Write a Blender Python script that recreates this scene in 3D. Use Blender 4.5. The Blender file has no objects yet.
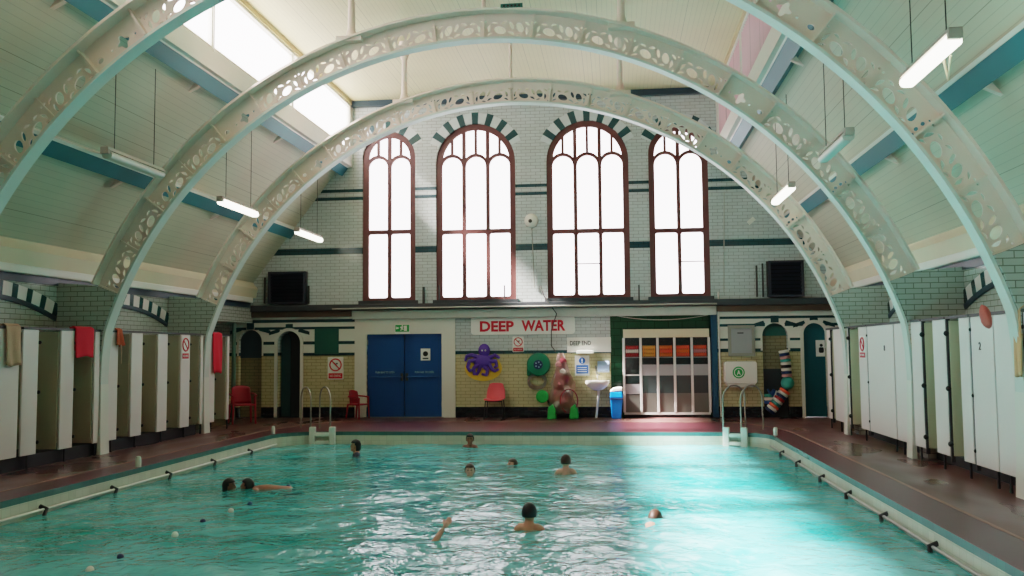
import bpy, bmesh, math, random
from math import sin, cos, pi, radians, hypot, atan2, asin, sqrt
from mathutils import Vector, Matrix, noise
random.seed(7)
SC = bpy.context.scene
COL = SC.collection

# ------------------------------------------------------------------ camera
F, YAW, PITCH, ROLL = 901.84, 0.1135, 0.0692, -0.0086
CAM = Vector((1.9527, -21.3215, 1.5791))
fwd = Vector((-sin(YAW)*cos(PITCH), cos(YAW)*cos(PITCH), sin(PITCH)))
rgt = Vector((cos(YAW), sin(YAW), 0)); upv = rgt.cross(fwd)
R2 = cos(ROLL)*rgt + sin(ROLL)*upv; U2 = -sin(ROLL)*rgt + cos(ROLL)*upv
cam_d = bpy.data.cameras.new('camera'); cam = bpy.data.objects.new('camera', cam_d); COL.objects.link(cam)
cam_d.sensor_width = 36; cam_d.lens = F/1024*36; cam_d.clip_start = .05; cam_d.clip_end = 300
M = Matrix.Identity(4)
for i in range(3):
    M[i][0] = R2[i]; M[i][1] = U2[i]; M[i][2] = -fwd[i]; M[i][3] = CAM[i]
cam.matrix_world = M
SC.camera = cam

def ray(px, py): return fwd + R2*((px-512)/F) - U2*((py-288)/F)
def hit(px, py, ax, v):
    d = ray(px, py); return CAM + d*((v-CAM[ax])/d[ax])
def bw(px, py, Y=0.0):
    p = hit(px, py, 1, Y); return p.x, p.z
def gr(px, py, z): return hit(px, py, 2, z)

# ------------------------------------------------------------------ materials
def S(r, g, b):
    f = lambda c: (c/255/12.92) if c/255 <= .04045 else ((c/255+.055)/1.055)**2.4
    return (f(r), f(g), f(b), 1)
MATS = {}
def nt(name):
    m = bpy.data.materials.new(name); m.use_nodes = True
    n = m.node_tree.nodes; l = m.node_tree.links
    b = n['Principled BSDF']; MATS[name] = m
    return m, n, l, b
def mat(name, col, rough=.5, metal=0, var=.0, scale=4, bump=0, spec=.5, emit=None, es=1):
    m, n, l, b = nt(name)
    b.inputs['Base Color'].default_value = col; b.inputs['Roughness'].default_value = rough
    b.inputs['Metallic'].default_value = metal; b.inputs['Specular IOR Level'].default_value = spec
    if var or bump:
        tc = n.new('ShaderNodeNewGeometry'); nz = n.new('ShaderNodeTexNoise')
        nz.inputs['Scale'].default_value = scale; nz.inputs['Detail'].default_value = 5
        l.new(tc.outputs['Position'], nz.inputs['Vector'])
        if var:
            mx = n.new('ShaderNodeMix'); mx.data_type = 'RGBA'
            mx.inputs['A'].default_value = [c*(1-var) for c in col[:3]]+[1]
            mx.inputs['B'].default_value = [min(1, c*(1+var)) for c in col[:3]]+[1]
            l.new(nz.outputs['Fac'], mx.inputs['Factor']); l.new(mx.outputs['Result'], b.inputs['Base Color'])
        if bump:
            bp = n.new('ShaderNodeBump'); bp.inputs['Strength'].default_value = bump; bp.inputs['Distance'].default_value = .02
            l.new(nz.outputs['Fac'], bp.inputs['Height']); l.new(bp.outputs['Normal'], b.inputs['Normal'])
    if emit:
        b.inputs['Emission Color'].default_value = emit; b.inputs['Emission Strength'].default_value = es
    return m

def math_(n, l, op, a, b=None):
    x = n.new('ShaderNodeMath'); x.operation = op
    for i, v in enumerate((a, b)):
        if v is None: continue
        if isinstance(v, (int, float)): x.inputs[i].default_value = v
        else: l.new(v, x.inputs[i])
    return x.outputs[0]

def brick_mat(name, horiz, zones, bw_=.23, bh=.078, mortar=(.52,.52,.48,1), rough=.22, dark=.08):
    """glazed brick; horiz 'X' or 'Y' runs along the wall; zones = [(z_from, colour)...] ascending"""
    m, n, l, b = nt(name)
    g = n.new('ShaderNodeNewGeometry'); sp = n.new('ShaderNodeSeparateXYZ'); l.new(g.outputs['Position'], sp.inputs[0])
    cb = n.new('ShaderNodeCombineXYZ'); l.new(sp.outputs[horiz], cb.inputs['X']); l.new(sp.outputs['Z'], cb.inputs['Y'])
    br = n.new('ShaderNodeTexBrick'); l.new(cb.outputs[0], br.inputs['Vector'])
    br.inputs['Scale'].default_value = 1; br.inputs['Brick Width'].default_value = bw_; br.inputs['Row Height'].default_value = bh
    br.inputs['Mortar Size'].default_value = .006; br.inputs['Mortar Smooth'].default_value = .2
    br.inputs['Bias'].default_value = 0
    br.inputs['Color1'].default_value = (1, 1, 1, 1); br.inputs['Color2'].default_value = (1-dark, 1-dark, 1-dark*1.2, 1)
    br.inputs['Mortar'].default_value = [c for c in mortar[:3]]+[1]
    cr = n.new('ShaderNodeValToRGB'); cr.color_ramp.interpolation = 'CONSTANT'
    z0 = -1.; zr = 10.
    zz = math_(n, l, 'DIVIDE', math_(n, l, 'SUBTRACT', sp.outputs['Z'], z0), zr)
    l.new(zz, cr.inputs[0])
    el = cr.color_ramp.elements
    el[0].position = 0; el[0].color = zones[0][1]
    el[1].position = (zones[1][0]-z0)/zr if len(zones) > 1 else 1; el[1].color = zones[1][1] if len(zones) > 1 else zones[0][1]
    for z, c in zones[2:]:
        e = el.new((z-z0)/zr); e.color = c
    mx = n.new('ShaderNodeMix'); mx.data_type = 'RGBA'; mx.blend_type = 'MULTIPLY'; mx.inputs['Factor'].default_value = 1
    l.new(cr.outputs['Color'], mx.inputs['A']); l.new(br.outputs['Color'], mx.inputs['B'])
    nz = n.new('ShaderNodeTexNoise'); nz.inputs['Scale'].default_value = 1.3; nz.inputs['Detail'].default_value = 4
    l.new(g.outputs['Position'], nz.inputs['Vector'])
    m2 = n.new('ShaderNodeMix'); m2.data_type = 'RGBA'; m2.blend_type = 'MULTIPLY'
    l.new(math_(n, l, 'MULTIPLY', nz.outputs['Fac'], .45), m2.inputs['Factor'])
    l.new(mx.outputs['Result'], m2.inputs['A']); m2.inputs['B'].default_value = (.62, .6, .52, 1)
    l.new(m2.outputs['Result'], b.inputs['Base Color'])
    b.inputs['Roughness'].default_value = rough
    bp = n.new('ShaderNodeBump'); bp.inputs['Strength'].default_value = .35; bp.inputs['Distance'].default_value = .006; bp.invert = True
    l.new(br.outputs['Fac'], bp.inputs['Height']); l.new(bp.outputs['Normal'], b.inputs['Normal'])
    return m

def board_mat(name, col, axis, pitch, slope=1.0):
    """painted matchboarding: dark joints at a regular pitch measured along one axis"""
    m, n, l, b = nt(name)
    g = n.new('ShaderNodeNewGeometry'); sp = n.new('ShaderNodeSeparateXYZ'); l.new(g.outputs['Position'], sp.inputs[0])
    v = math_(n, l, 'MULTIPLY', sp.outputs[axis], slope/pitch)
    fr = math_(n, l, 'FRACT', v)
    ln = math_(n, l, 'LESS_THAN', fr, .09)
    fl = math_(n, l, 'FLOOR', v)
    wn = n.new('ShaderNodeTexWhiteNoise'); wn.noise_dimensions = '1D'; l.new(fl, wn.inputs['W'])
    big = math_(n, l, 'GREATER_THAN', wn.outputs['Value'], .82)
    lnf = math_(n, l, 'MULTIPLY', ln, math_(n, l, 'ADD', .28, math_(n, l, 'MULTIPLY', big, .45)))
    nz = n.new('ShaderNodeTexNoise'); nz.inputs['Scale'].default_value = .7; nz.inputs['Detail'].default_value = 4
    l.new(g.outputs['Position'], nz.inputs['Vector'])
    m1 = n.new('ShaderNodeMix'); m1.data_type = 'RGBA'; l.new(nz.outputs['Fac'], m1.inputs['Factor'])
    m1.inputs['A'].default_value = [c*.86 for c in col[:3]]+[1]; m1.inputs['B'].default_value = [min(1, c*1.1) for c in col[:3]]+[1]
    m2 = n.new('ShaderNodeMix'); m2.data_type = 'RGBA'; l.new(lnf, m2.inputs['Factor'])
    l.new(m1.outputs['Result'], m2.inputs['A']); m2.inputs['B'].default_value = [c*.35 for c in col[:3]]+[1]
    l.new(m2.outputs['Result'], b.inputs['Base Color']); b.inputs['Roughness'].default_value = .6
    return m

# zones of the back wall, heights read off its courses
zb = lambda py, px=480: bw(px, py)[1]
TEAL = S(38, 76, 84); WHT = S(204, 210, 212); CRM = S(206, 196, 158); BLK = S(30, 32, 40)
z_sk = zb(407); z_b1a, z_b1b = zb(354.5), zb(351)
z_s1, z_s2 = bw(426, 253.6)[1], bw(426, 246.7)[1]
z_d1, z_d2 = bw(426, 198.5)[1], bw(426, 195)[1]
z_d3, z_d4 = bw(426, 191.5)[1], bw(426, 188)[1]
brick_mat('brick_back_wall', 'X', [(-1, BLK), (z_sk, CRM), (z_b1a, TEAL), (z_b1b, WHT), (z_s1, TEAL), (z_s2, WHT), (z_d1, TEAL), (z_d2, WHT), (z_d3, TEAL), (z_d4, WHT)])
brick_mat('brick_side_wall', 'Y', [(-1, CRM), (1.7, S(186, 190, 184))], mortar=(.4,.4,.36,1))
brick_mat('brick_pier', 'X', [(-1, S(200, 200, 186)), (1, S(186, 190, 184))], mortar=(.4,.4,.36,1))
brick_mat('brick_recess', 'X', [(-1, S(38, 88, 62)), (9, S(38, 88, 62))], bw_=.32, bh=.16, mortar=S(150, 165, 145), rough=.15)
brick_mat('brick_niche', 'X', [(-1, S(150, 140, 112)), (9, S(150, 140, 112))])
board_mat('boards_slope', S(192, 186, 164), 'Z', .085)
board_mat('boards_flat', S(214, 203, 166), 'X', .09)
mat('arch_paint', S(226, 208, 196), .55, var=.06, scale=3)
mat('flange_paint', S(206, 212, 204), .45, var=.04)
mat('beam_teal', S(46, 108, 118), .5, var=.08)
mat('white_paint', S(222, 220, 210), .45, var=.04, scale=2)
mat('cream_paint', S(216, 204, 176), .5, var=.06, scale=2)
mat('cream_wood', S(190, 172, 136), .6, var=.1)
mat('frame_maroon', S(104, 60, 58), .45, var=.12, scale=6)
mat('white_brick', S(206, 212, 212), .25, var=.08, scale=9)
mat('teal_tile', S(42, 76, 80), .2, var=.15, scale=8)
mat('green_panel', S(34, 92, 84), .35)
mat('slate', S(58, 62, 66), .6, var=.15)
mat('brown_ledge', S(96, 74, 62), .7, var=.2)
mat('grey_ledge', S(186, 188, 180), .6, var=.12, scale=5)
mat('navy_band', S(44, 64, 76), .4)
mat('panel_white', S(226, 216, 212), .38, var=.03, scale=1.5)
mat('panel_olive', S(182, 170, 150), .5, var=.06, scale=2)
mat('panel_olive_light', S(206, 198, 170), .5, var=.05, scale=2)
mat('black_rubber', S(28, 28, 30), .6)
mat('dark_rail', S(60, 58, 60), .5)
mat('steel', S(190, 192, 190), .25, metal=.9)
mat('steel_dull', S(150, 148, 138), .45, metal=.5)
mat('alu', S(216, 216, 214), .4, var=.02)
mat('blue_door', S(20, 78, 138), .35, var=.05, scale=1.5)
mat('teal_door', S(16, 92, 104), .35)
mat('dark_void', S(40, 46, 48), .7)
mat('red_plastic', S(156, 32, 48), .4)
mat('pink_plastic', S(214, 78, 88), .4)
mat('red_towel', S(206, 34, 56), .9, bump=.3, scale=60)
mat('beige_towel', S(190, 160, 136), .95, bump=.3, scale=60)
mat('orange_cloth', S(176, 84, 52), .9, bump=.3, scale=60)
mat('peach_towel', S(206, 160, 122), .95, bump=.3, scale=60)
mat('sign_white', S(238, 236, 230), .4)
mat('sign_red', S(200, 26, 52), .4)
mat('sign_black', S(34, 32, 34), .5)
mat('sign_blue', S(32, 92, 170), .4)
mat('sign_green', S(34, 160, 80), .4)
mat('letter_pale', S(150, 190, 200), .5)
mat('purple', S(88, 60, 158), .5)
mat('yellow', S(226, 186, 60), .5)
mat('bin_blue', S(12, 120, 214), .35)
mat('hose_green', S(18, 122, 92), .4)
mat('lime_green', S(40, 176, 84), .4)
mat('navy', S(26, 50, 90), .4)
mat('porcelain', S(236, 234, 226), .15)
mat('dispenser_blue', S(150, 176, 206), .35)
mat('cable_dark', S(60, 56, 54), .6)
mat('pipe_green', S(92, 120, 108), .5)
mat('glass_dark', S(72, 76, 78), .15)
mat('panel_grey', S(158, 160, 164), .4, var=.04)
mat('panel_grey_low', S(98, 98, 92), .45, var=.05)
mat('float_orange', S(236, 128, 60), .45)
mat('float_amber', S(238, 172, 84), .45)
mat('float_red', S(180, 40, 44), .45)
mat('float_coral', S(240, 104, 72), .45)
mat('float_white', S(236, 232, 224), .45)
mat('float_blue', S(40, 84, 140), .45)
mat('float_teal', S(60, 160, 150), .45)
mat('float_pink', S(206, 150, 152), .45)
mat('float_maroon', S(136, 58, 70), .45)
mat('louvre', S(44, 46, 58), .5)
board_mat('pink_glazing', S(226, 190, 198), 'Y', .28); board_mat('pink_glazing', S(226, 186, 196), 'Y', .2)
mat('moss', S(60, 120, 60), .9)
mat('lamp_body', S(176, 166, 156), .5)
mat('lamp_off', S(206, 200, 190), .4)
mat('lamp_lit', (1, 1, 1, 1), .4, emit=(1, .95, .78, 1), es=7)
mat('skin', S(206, 144, 116), .45)
mat('skin_dark', S(150, 96, 76), .45)
mat('skin_pale', S(214, 160, 140), .45)
mat('hair_black', S(28, 22, 22), .5)
mat('hair_brown', S(70, 46, 34), .5)
mat('swimsuit', S(40, 40, 66), .5)
mat('rope_grey', S(176, 172, 160), .7)

def deck_mat():
    m, n, l, b = nt('deck_paint')
    g = n.new('ShaderNodeNewGeometry')
    nz = n.new('ShaderNodeTexNoise'); nz.inputs['Scale'].default_value = .55; nz.inputs['Detail'].default_value = 5; nz.inputs['Distortion'].default_value = .6
    mp = n.new('ShaderNodeMapping'); mp.inputs['Scale'].default_value = (1, .35, 1)
    l.new(g.outputs['Position'], mp.inputs[0]); l.new(mp.outputs[0], nz.inputs['Vector'])
    cr = n.new('ShaderNodeValToRGB'); e = cr.color_ramp.elements
    e[0].position = .38; e[0].color = S(82, 62, 55); e[1].position = .62; e[1].color = S(104, 68, 66)
    l.new(nz.outputs['Fac'], cr.inputs[0]); l.new(cr.outputs[0], b.inputs['Base Color'])
    n2 = n.new('ShaderNodeTexNoise'); n2.inputs['Scale'].default_value = 1.1; l.new(mp.outputs[0], n2.inputs['Vector'])
    r = n.new('ShaderNodeMapRange'); r.inputs['From Min'].default_value = .35; r.inputs['From Max'].default_value = .65
    r.inputs['To Min'].default_value = .22; r.inputs['To Max'].default_value = .5
    l.new(n2.outputs['Fac'], r.inputs[0]); l.new(r.outputs[0], b.inputs['Roughness'])
    n3 = n.new('ShaderNodeTexNoise'); n3.inputs['Scale'].default_value = 14
    l.new(g.outputs['Position'], n3.inputs['Vector'])
    bp = n.new('ShaderNodeBump'); bp.inputs['Strength'].default_value = .12; bp.inputs['Distance'].default_value = .01
    l.new(n3.outputs['Fac'], bp.inputs['Height']); l.new(bp.outputs[0], b.inputs['Normal'])
deck_mat()
mat('deck_nosing', S(82, 38, 46), .38, var=.15, scale=2)
mat('deck_line', S(150, 116, 102), .5, var=.2, scale=3)

def basin_mat():
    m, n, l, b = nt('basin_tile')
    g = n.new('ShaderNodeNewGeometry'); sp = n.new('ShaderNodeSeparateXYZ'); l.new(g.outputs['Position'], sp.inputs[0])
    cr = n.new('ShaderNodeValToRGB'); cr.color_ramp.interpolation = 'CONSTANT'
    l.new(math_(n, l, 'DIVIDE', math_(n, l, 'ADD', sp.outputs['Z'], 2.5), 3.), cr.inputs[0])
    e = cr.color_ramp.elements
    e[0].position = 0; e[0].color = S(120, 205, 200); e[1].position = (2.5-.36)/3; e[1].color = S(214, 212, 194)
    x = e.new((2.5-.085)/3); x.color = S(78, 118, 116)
    ck = n.new('ShaderNodeTexBrick'); cb = n.new('ShaderNodeCombineXYZ')
    l.new(math_(n, l, 'ADD', sp.outputs['X'], sp.outputs['Y']), cb.inputs[0]); l.new(sp.outputs['Z'], cb.inputs[1])
    l.new(cb.outputs[0], ck.inputs['Vector']); ck.offset = 0
    ck.inputs['Scale'].default_value = 1; ck.inputs['Brick Width'].default_value = .15; ck.inputs['Row Height'].default_value = .09; ck.inputs['Mortar Size'].default_value = .004
    ck.inputs['Color1'].default_value = (1, 1, 1, 1); ck.inputs['Color2'].default_value = (.88, .88, .88, 1); ck.inputs['Mortar'].default_value = (.78, .8, .78, 1)
    mx = n.new('ShaderNodeMix'); mx.data_type = 'RGBA'; mx.blend_type = 'MULTIPLY'; mx.inputs['Factor'].default_value = 1
    l.new(cr.outputs[0], mx.inputs['A']); l.new(ck.outputs['Color'], mx.inputs['B'])
    l.new(mx.outputs['Result'], b.inputs['Base Color']); b.inputs['Roughness'].default_value = .25
basin_mat()

def water_mat():
    m, n, l, b = nt('water')
    out = n['Material Output']
    g = n.new('ShaderNodeNewGeometry')
    mp = n.new('ShaderNodeMapping'); l.new(g.outputs['Position'], mp.inputs[0])
    n1 = n.new('ShaderNodeTexNoise'); n1.inputs['Scale'].default_value = 5.; n1.inputs['Detail'].default_value = 3; n1.inputs['Distortion'].default_value = .8
    l.new(mp.outputs[0], n1.inputs['Vector'])
    bp = n.new('ShaderNodeBump'); bp.inputs['Strength'].default_value = .5; bp.inputs['Distance'].default_value = .05
    l.new(n1.outputs['Fac'], bp.inputs['Height'])
    n2 = n.new('ShaderNodeTexNoise'); n2.inputs['Scale'].default_value = .6; n2.inputs['Detail'].default_value = 4; n2.inputs['Distortion'].default_value = 1.
    l.new(mp.outputs[0], n2.inputs['Vector'])
    cr = n.new('ShaderNodeValToRGB'); e = cr.color_ramp.elements
    e[0].position = .36; e[0].color = S(52, 174, 172); e[1].position = .66; e[1].color = S(122, 214, 216)  # paler blobs in the water colour imitate dappled sunlight
    l.new(n2.outputs['Fac'], cr.inputs[0])
    df = n.new('ShaderNodeBsdfDiffuse'); l.new(cr.outputs[0], df.inputs['Color'])
    tr = n.new('ShaderNodeBsdfTransparent'); tr.inputs['Color'].default_value = S(150, 225, 220)
    mx = n.new('ShaderNodeMixShader'); mx.inputs[0].default_value = .3
    l.new(df.outputs[0], mx.inputs[1]); l.new(tr.outputs[0], mx.inputs[2])
    gl = n.new('ShaderNodeBsdfGlossy'); gl.inputs['Roughness'].default_value = .06; gl.inputs['Color'].default_value = (.95, .97, 1, 1)
    l.new(bp.outputs[0], gl.inputs['Normal'])
    fr = n.new('ShaderNodeFresnel'); fr.inputs['IOR'].default_value = 1.33; l.new(bp.outputs[0], fr.inputs['Normal'])
    m2 = n.new('ShaderNodeMixShader'); l.new(fr.outputs[0], m2.inputs[0]); l.new(mx.outputs[0], m2.inputs[1]); l.new(gl.outputs[0], m2.inputs[2])
    l.new(m2.outputs[0], out.inputs['Surface'])
water_mat()

def glass_mat(name, col, mixv):
    m, n, l, b = nt(name)
    out = n['Material Output']
    tr = n.new('ShaderNodeBsdfTransparent'); tr.inputs['Color'].default_value = col
    tl = n.new('ShaderNodeBsdfTranslucent'); tl.inputs['Color'].default_value = (.95, .95, .95, 1)
    mx = n.new('ShaderNodeMixShader'); mx.inputs[0].default_value = mixv
    l.new(tr.outputs[0], mx.inputs[1]); l.new(tl.outputs[0], mx.inputs[2]); l.new(mx.outputs[0], out.inputs['Surface'])
glass_mat('window_glass', (.97, .97, .97, 1), .12)
glass_mat('cabinet_glass', (.92, .94, .94, 1), .03)
glass_mat('net_mesh', (.94, .82, .84, 1), .24)
glass_mat('coil_clear', (.8, .78, .76, 1), .4)

# ------------------------------------------------------------------ mesh helpers
class MB:
    def __init__(s): s.v = []; s.f = []; s.m = []; s.cur = 0
    def add(s, vs, fs):
        o = len(s.v); s.v += [tuple(v) for v in vs]
        for f in fs: s.f.append(tuple(i+o for i in f)); s.m.append(s.cur)
        return s
    def box(s, x0, x1, y0, y1, z0, z1, mtx=None):
        vs = [Vector((x, y, z)) for x in (x0, x1) for y in (y0, y1) for z in (z0, z1)]
        if mtx: vs = [mtx @ v for v in vs]
        return s.add(vs, [(0, 1, 3, 2), (4, 6, 7, 5), (0, 4, 5, 1), (2, 3, 7, 6), (0, 2, 6, 4), (1, 5, 7, 3)])
    def tube(s, pts, r, seg=10, cap=True, closed=False):
        P = [Vector(p) for p in pts]; n = len(P); rr = r if isinstance(r, (list, tuple)) else [r]*n
        rings = []; ref = None
        for i, p in enumerate(P):
            if closed: t = P[(i+1) % n]-P[i-1]
            else: t = (P[min(i+1, n-1)]-P[max(i-1, 0)])
            t.normalize()
            if ref is None: ref = Vector((0, 0, 1)) if abs(t.z) < .9 else Vector((1, 0, 0))
            a = t.cross(ref)
            if a.length < 1e-4: a = t.orthogonal()
            a.normalize(); b = a.cross(t).normalized(); ref = b
            rings.append([p+(a*cos(k*2*pi/seg)+b*sin(k*2*pi/seg))*rr[i] for k in range(seg)])
        vs = [v for R in rings for v in R]; fs = []
        m = n if closed else n-1
        for i in range(m):
            j = (i+1) % n
            for k in range(seg):
                k2 = (k+1) % seg
                fs.append((i*seg+k, i*seg+k2, j*seg+k2, j*seg+k))
        if cap and not closed:
            fs.append(tuple(range(seg))[::-1]); fs.append(tuple((n-1)*seg+k for k in range(seg)))
        return s.add(vs, fs)
    def lathe(s, prof, c=(0, 0, 0), axis='Z', seg=20, cap=True):
        c = Vector(c); vs = []; n = len(prof); fs = []
        for r, h in prof:
            for k in range(seg):
                a = 2*pi*k/seg; u, w = r*cos(a), r*sin(a)
                vs.append(c+Vector({'Z': (u, w, h), 'Y': (w, h, u), 'X': (h, u, w)}[axis]))
        for i in range(n-1):
            for k in range(seg):
                k2 = (k+1) % seg; fs.append((i*seg+k, i*seg+k2, (i+1)*seg+k2, (i+1)*seg+k))
        if cap: fs.append(tuple(range(seg))[::-1]); fs.append(tuple((n-1)*seg+k for k in range(seg)))
        return s.add(vs, fs)
    def prism(s, poly, y0, y1, plane='XZ'):
        n = len(poly)
        f = {'XZ': lambda a, b, d: (a, d, b), 'YZ': lambda a, b, d: (d, a, b), 'XY': lambda a, b, d: (a, b, d)}[plane]
        vs = [f(a, b, y0) for a, b in poly]+[f(a, b, y1) for a, b in poly]
        fs = [tuple(range(n)), tuple(range(2*n-1, n-1, -1))]+[(i, n+i, n+(i+1) % n, (i+1) % n) for i in range(n)]
        return s.add(vs, fs)
    def sphere(s, c, r, u=14, v=9, sc=(1, 1, 1)):
        prof = [(max(1e-3, r*sin(pi*i/v)), -r*cos(pi*i/v)) for i in range(v+1)]
        o = len(s.v); s.lathe(prof, (0, 0, 0), seg=u, cap=True)
        for i in range(o, len(s.v)):
            x, y, z = s.v[i]; s.v[i] = (c[0]+x*sc[0], c[1]+y*sc[1], c[2]+z*sc[2])
        return s
    def build(s, name, mats, parent=None, smooth=False, bevel=0):
        me = bpy.data.meshes.new(name); me.from_pydata(s.v, [], s.f)
        return finish(me, name, mats, parent, smooth, s.m, bevel)
def as_mats(m):
    return [MATS[x] if isinstance(x, str) else x for x in (m if isinstance(m, (list, tuple)) else [m])]
def finish(me, name, mats, parent=None, smooth=False, mi=None, bevel=0, local=False):
    bm = bmesh.new(); bm.from_mesh(me)
    if mi:
        for f, i in zip(bm.faces, mi): f.material_index = i
    bmesh.ops.recalc_face_normals(bm, faces=bm.faces)
    if smooth:
        for f in bm.faces: f.smooth = True
        for e in bm.edges:
            if len(e.link_faces) == 2 and e.calc_face_angle(0) > radians(42): e.smooth = False
    bm.to_mesh(me); bm.free()
    for m in as_mats(mats): me.materials.append(m)
    o = bpy.data.objects.new(name, me); COL.objects.link(o)
    if parent is not None:
        o.parent = parent
        if not local:
            w = Vector((0, 0, 0)); q = parent
            while q is not None: w += q.location; q = q.parent
            me.transform(Matrix.Translation(-w))
    if bevel:
        md = o.modifiers.new('bevel', 'BEVEL'); md.width = bevel; md.segments = 2; md.limit_method = 'ANGLE'
    return o
def tag(o, label=None, cat=None, group=None, kind=None):
    if label: o['label'] = label
    if cat: o['category'] = cat
    if group: o['group'] = group
    if kind: o['kind'] = kind
    return o
def thing(name, label, cat, loc=(0, 0, 0), group=None, kind=None):
    o = bpy.data.objects.new(name, None); COL.objects.link(o); o.location = loc; o.empty_display_size = .1
    return tag(o, label, cat, group, kind)
def struct(o, label=None, cat=None): return tag(o, label, cat, kind='structure')

def plate_mesh(outer, holes, t):
    """flat plate with holes, in XY, thickness t along Z (0..t)"""
    cu = bpy.data.curves.new('plate', 'CURVE'); cu.dimensions = '2D'; cu.fill_mode = 'BOTH'; cu.extrude = t/2
    for poly in [outer]+list(holes):
        sp = cu.splines.new('POLY'); sp.points.add(len(poly)-1)
        for p, (x, y) in zip(sp.points, poly): p.co = (x, y, 0, 1)
        sp.use_cyclic_u = True
    o = bpy.data.objects.new('plate', cu); COL.objects.link(o)
    dg = bpy.context.evaluated_depsgraph_get()
    me = bpy.data.meshes.new_from_object(o.evaluated_get(dg))
    bpy.data.objects.remove(o); bpy.data.curves.remove(cu)
    bm = bmesh.new(); bm.from_mesh(me); bmesh.ops.remove_doubles(bm, verts=bm.verts, dist=1e-5); bm.to_mesh(me); bm.free()
    me.transform(Matrix.Translation((0, 0, t/2)))
    return me
def wall_plate(name, outer, holes, y, t, mats, parent=None):
    """plate standing in XZ, front at y, thickness t going back (+Y)"""
    me = plate_mesh(outer, holes, t)
    me.transform(Matrix(((1, 0, 0, 0), (0, 0, 1, y), (0, 1, 0, 0), (0, 0, 0, 1))))
    me.flip_normals()
    return finish(me, name, mats, parent)
def text_mesh(txt, size, depth=.004, bold=0):
    cu = bpy.data.curves.new('t', 'FONT'); cu.body = txt; cu.size = size; cu.align_x = 'CENTER'; cu.align_y = 'CENTER'; cu.extrude = depth/2; cu.offset = bold
    cu.resolution_u = 3
    o = bpy.data.objects.new('t', cu); COL.objects.link(o)
    me = bpy.data.meshes.new_from_object(o.evaluated_get(bpy.context.evaluated_depsgraph_get()))
    bpy.data.objects.remove(o); bpy.data.curves.remove(cu)
    return me
def text(name, txt, x, y, z, w, h, mats, parent, depth=.006, bold=0, face='-Y', label=None):
    """lettering fitted into w x h, centred at (x, z), facing the given way"""
    me = text_mesh(txt, 1, depth, bold)
    xs = [v.co.x for v in me.vertices]; ys = [v.co.y for v in me.vertices]
    cx, cy = (max(xs)+min(xs))/2, (max(ys)+min(ys))/2; sx, sy = w/(max(xs)-min(xs)), h/(max(ys)-min(ys))
    for v in me.vertices:
        a, b, c = (v.co.x-cx)*sx, (v.co.y-cy)*sy, v.co.z
        if face == '-Y': v.co = (x+a, y-c, z+b)
        elif face == '+X': v.co = (x+c, y+a, z+b)
        elif face == '-X': v.co = (x-c, y-a, z+b)
    o = finish(me, name, mats, parent)
    if label: o['label'] = label
    return o
def disc(cx, cz, r, n=24, a0=0, a1=2*pi):
    return [(cx+r*cos(a0+(a1-a0)*i/n), cz+r*sin(a0+(a1-a0)*i/n)) for i in range(n)]
def rrect(x0, x1, z0, z1, r, n=5):
    P = []
    for cx, cz, a in ((x1-r, z1-r, 0), (x0+r, z1-r, pi/2), (x0+r, z0+r, pi), (x1-r, z0+r, 3*pi/2)):
        P += [(cx+r*cos(a+pi/2*i/n), cz+r*sin(a+pi/2*i/n)) for i in range(n+1)]
    return P
def archpoly(x0, x1, z0, zs, n=20, r=None):
    """rectangle with a half-round head springing at zs"""
    c = (x0+x1)/2; h = (x1-x0)/2
    return [(x0, z0), (x1, z0)]+[(c+h*cos(pi*i/n), zs+(r or h)*sin(pi*i/n)) for i in range(n+1)]

# ------------------------------------------------------------------ key dimensions
YA = [-11.3045, -7.7295, -4.1183]            # the three arches
WALL = 6.9; CUB = 6.15; YN = -24.0
PXL, PXR, PYF, PYN = -4.66, 4.77, -3.72, -19.4
WZ = -.25
SKX, SKZ0, SKZ1 = 4.42, 6.42, 7.72

# ------------------------------------------------------------------ pool, deck
def pool_outline(off=0, rc=.8):
    x0, x1, y0, y1 = PXL-off, PXR+off, PYN-off, PYF+off
    rc2 = rc+off; P = []
    P += [(x0, y0), (x1, y0)]
    P += [(x1-rc2+rc2*cos(pi/2*i/10), y1-rc2+rc2*sin(pi/2*i/10)) for i in range(11)]
    P += [(x0+rc2-rc2*sin(pi/2*i/10), y1-rc2+rc2*cos(pi/2*i/10)) for i in range(11)]
    return P
def far_outline(off, far, rc=1.0):
    P = []
    for x, y in pool_outline(off, rc): P.append((x, y+(far if y > PYF-.9 else 0)))
    return P
outer = [(-7.5, YN), (7.5, YN), (7.5, .25), (-7.5, .25)]
nos_out = []
for x, y in pool_outline(.45):
    nos_out.append((x, y+1.9*max(0, min(1, (y-(PYF-1.0))/1.45))))
me = plate_mesh(outer, [nos_out], .08); me.transform(Matrix.Translation((0, 0, -.08)))
fl = struct(finish(me, 'floor', 'deck_paint'))
me = plate_mesh(nos_out, [pool_outline(0)], .08); me.transform(Matrix.Translation((0, 0, -.08)))
o = struct(finish(me, 'trim_1', 'deck_nosing'))
# pale joint line between nosing and deck
inn = [(x*1.0, y) for x, y in nos_out]
lo = []
for i, (x, y) in enumerate(nos_out):
    cx, cy = .05, -11.5
    lo.append((x+(.035 if x > cx else -.035), y+(.03 if y > cy else -.03)))
me = plate_mesh(lo, [nos_out], .006); struct(finish(me, 'trim_2', 'deck_line'))
# basin
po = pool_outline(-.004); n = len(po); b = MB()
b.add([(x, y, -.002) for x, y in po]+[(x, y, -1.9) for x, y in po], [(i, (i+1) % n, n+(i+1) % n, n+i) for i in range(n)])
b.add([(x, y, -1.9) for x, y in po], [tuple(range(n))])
struct(b.build('pool_basin', 'basin_tile'))
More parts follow.
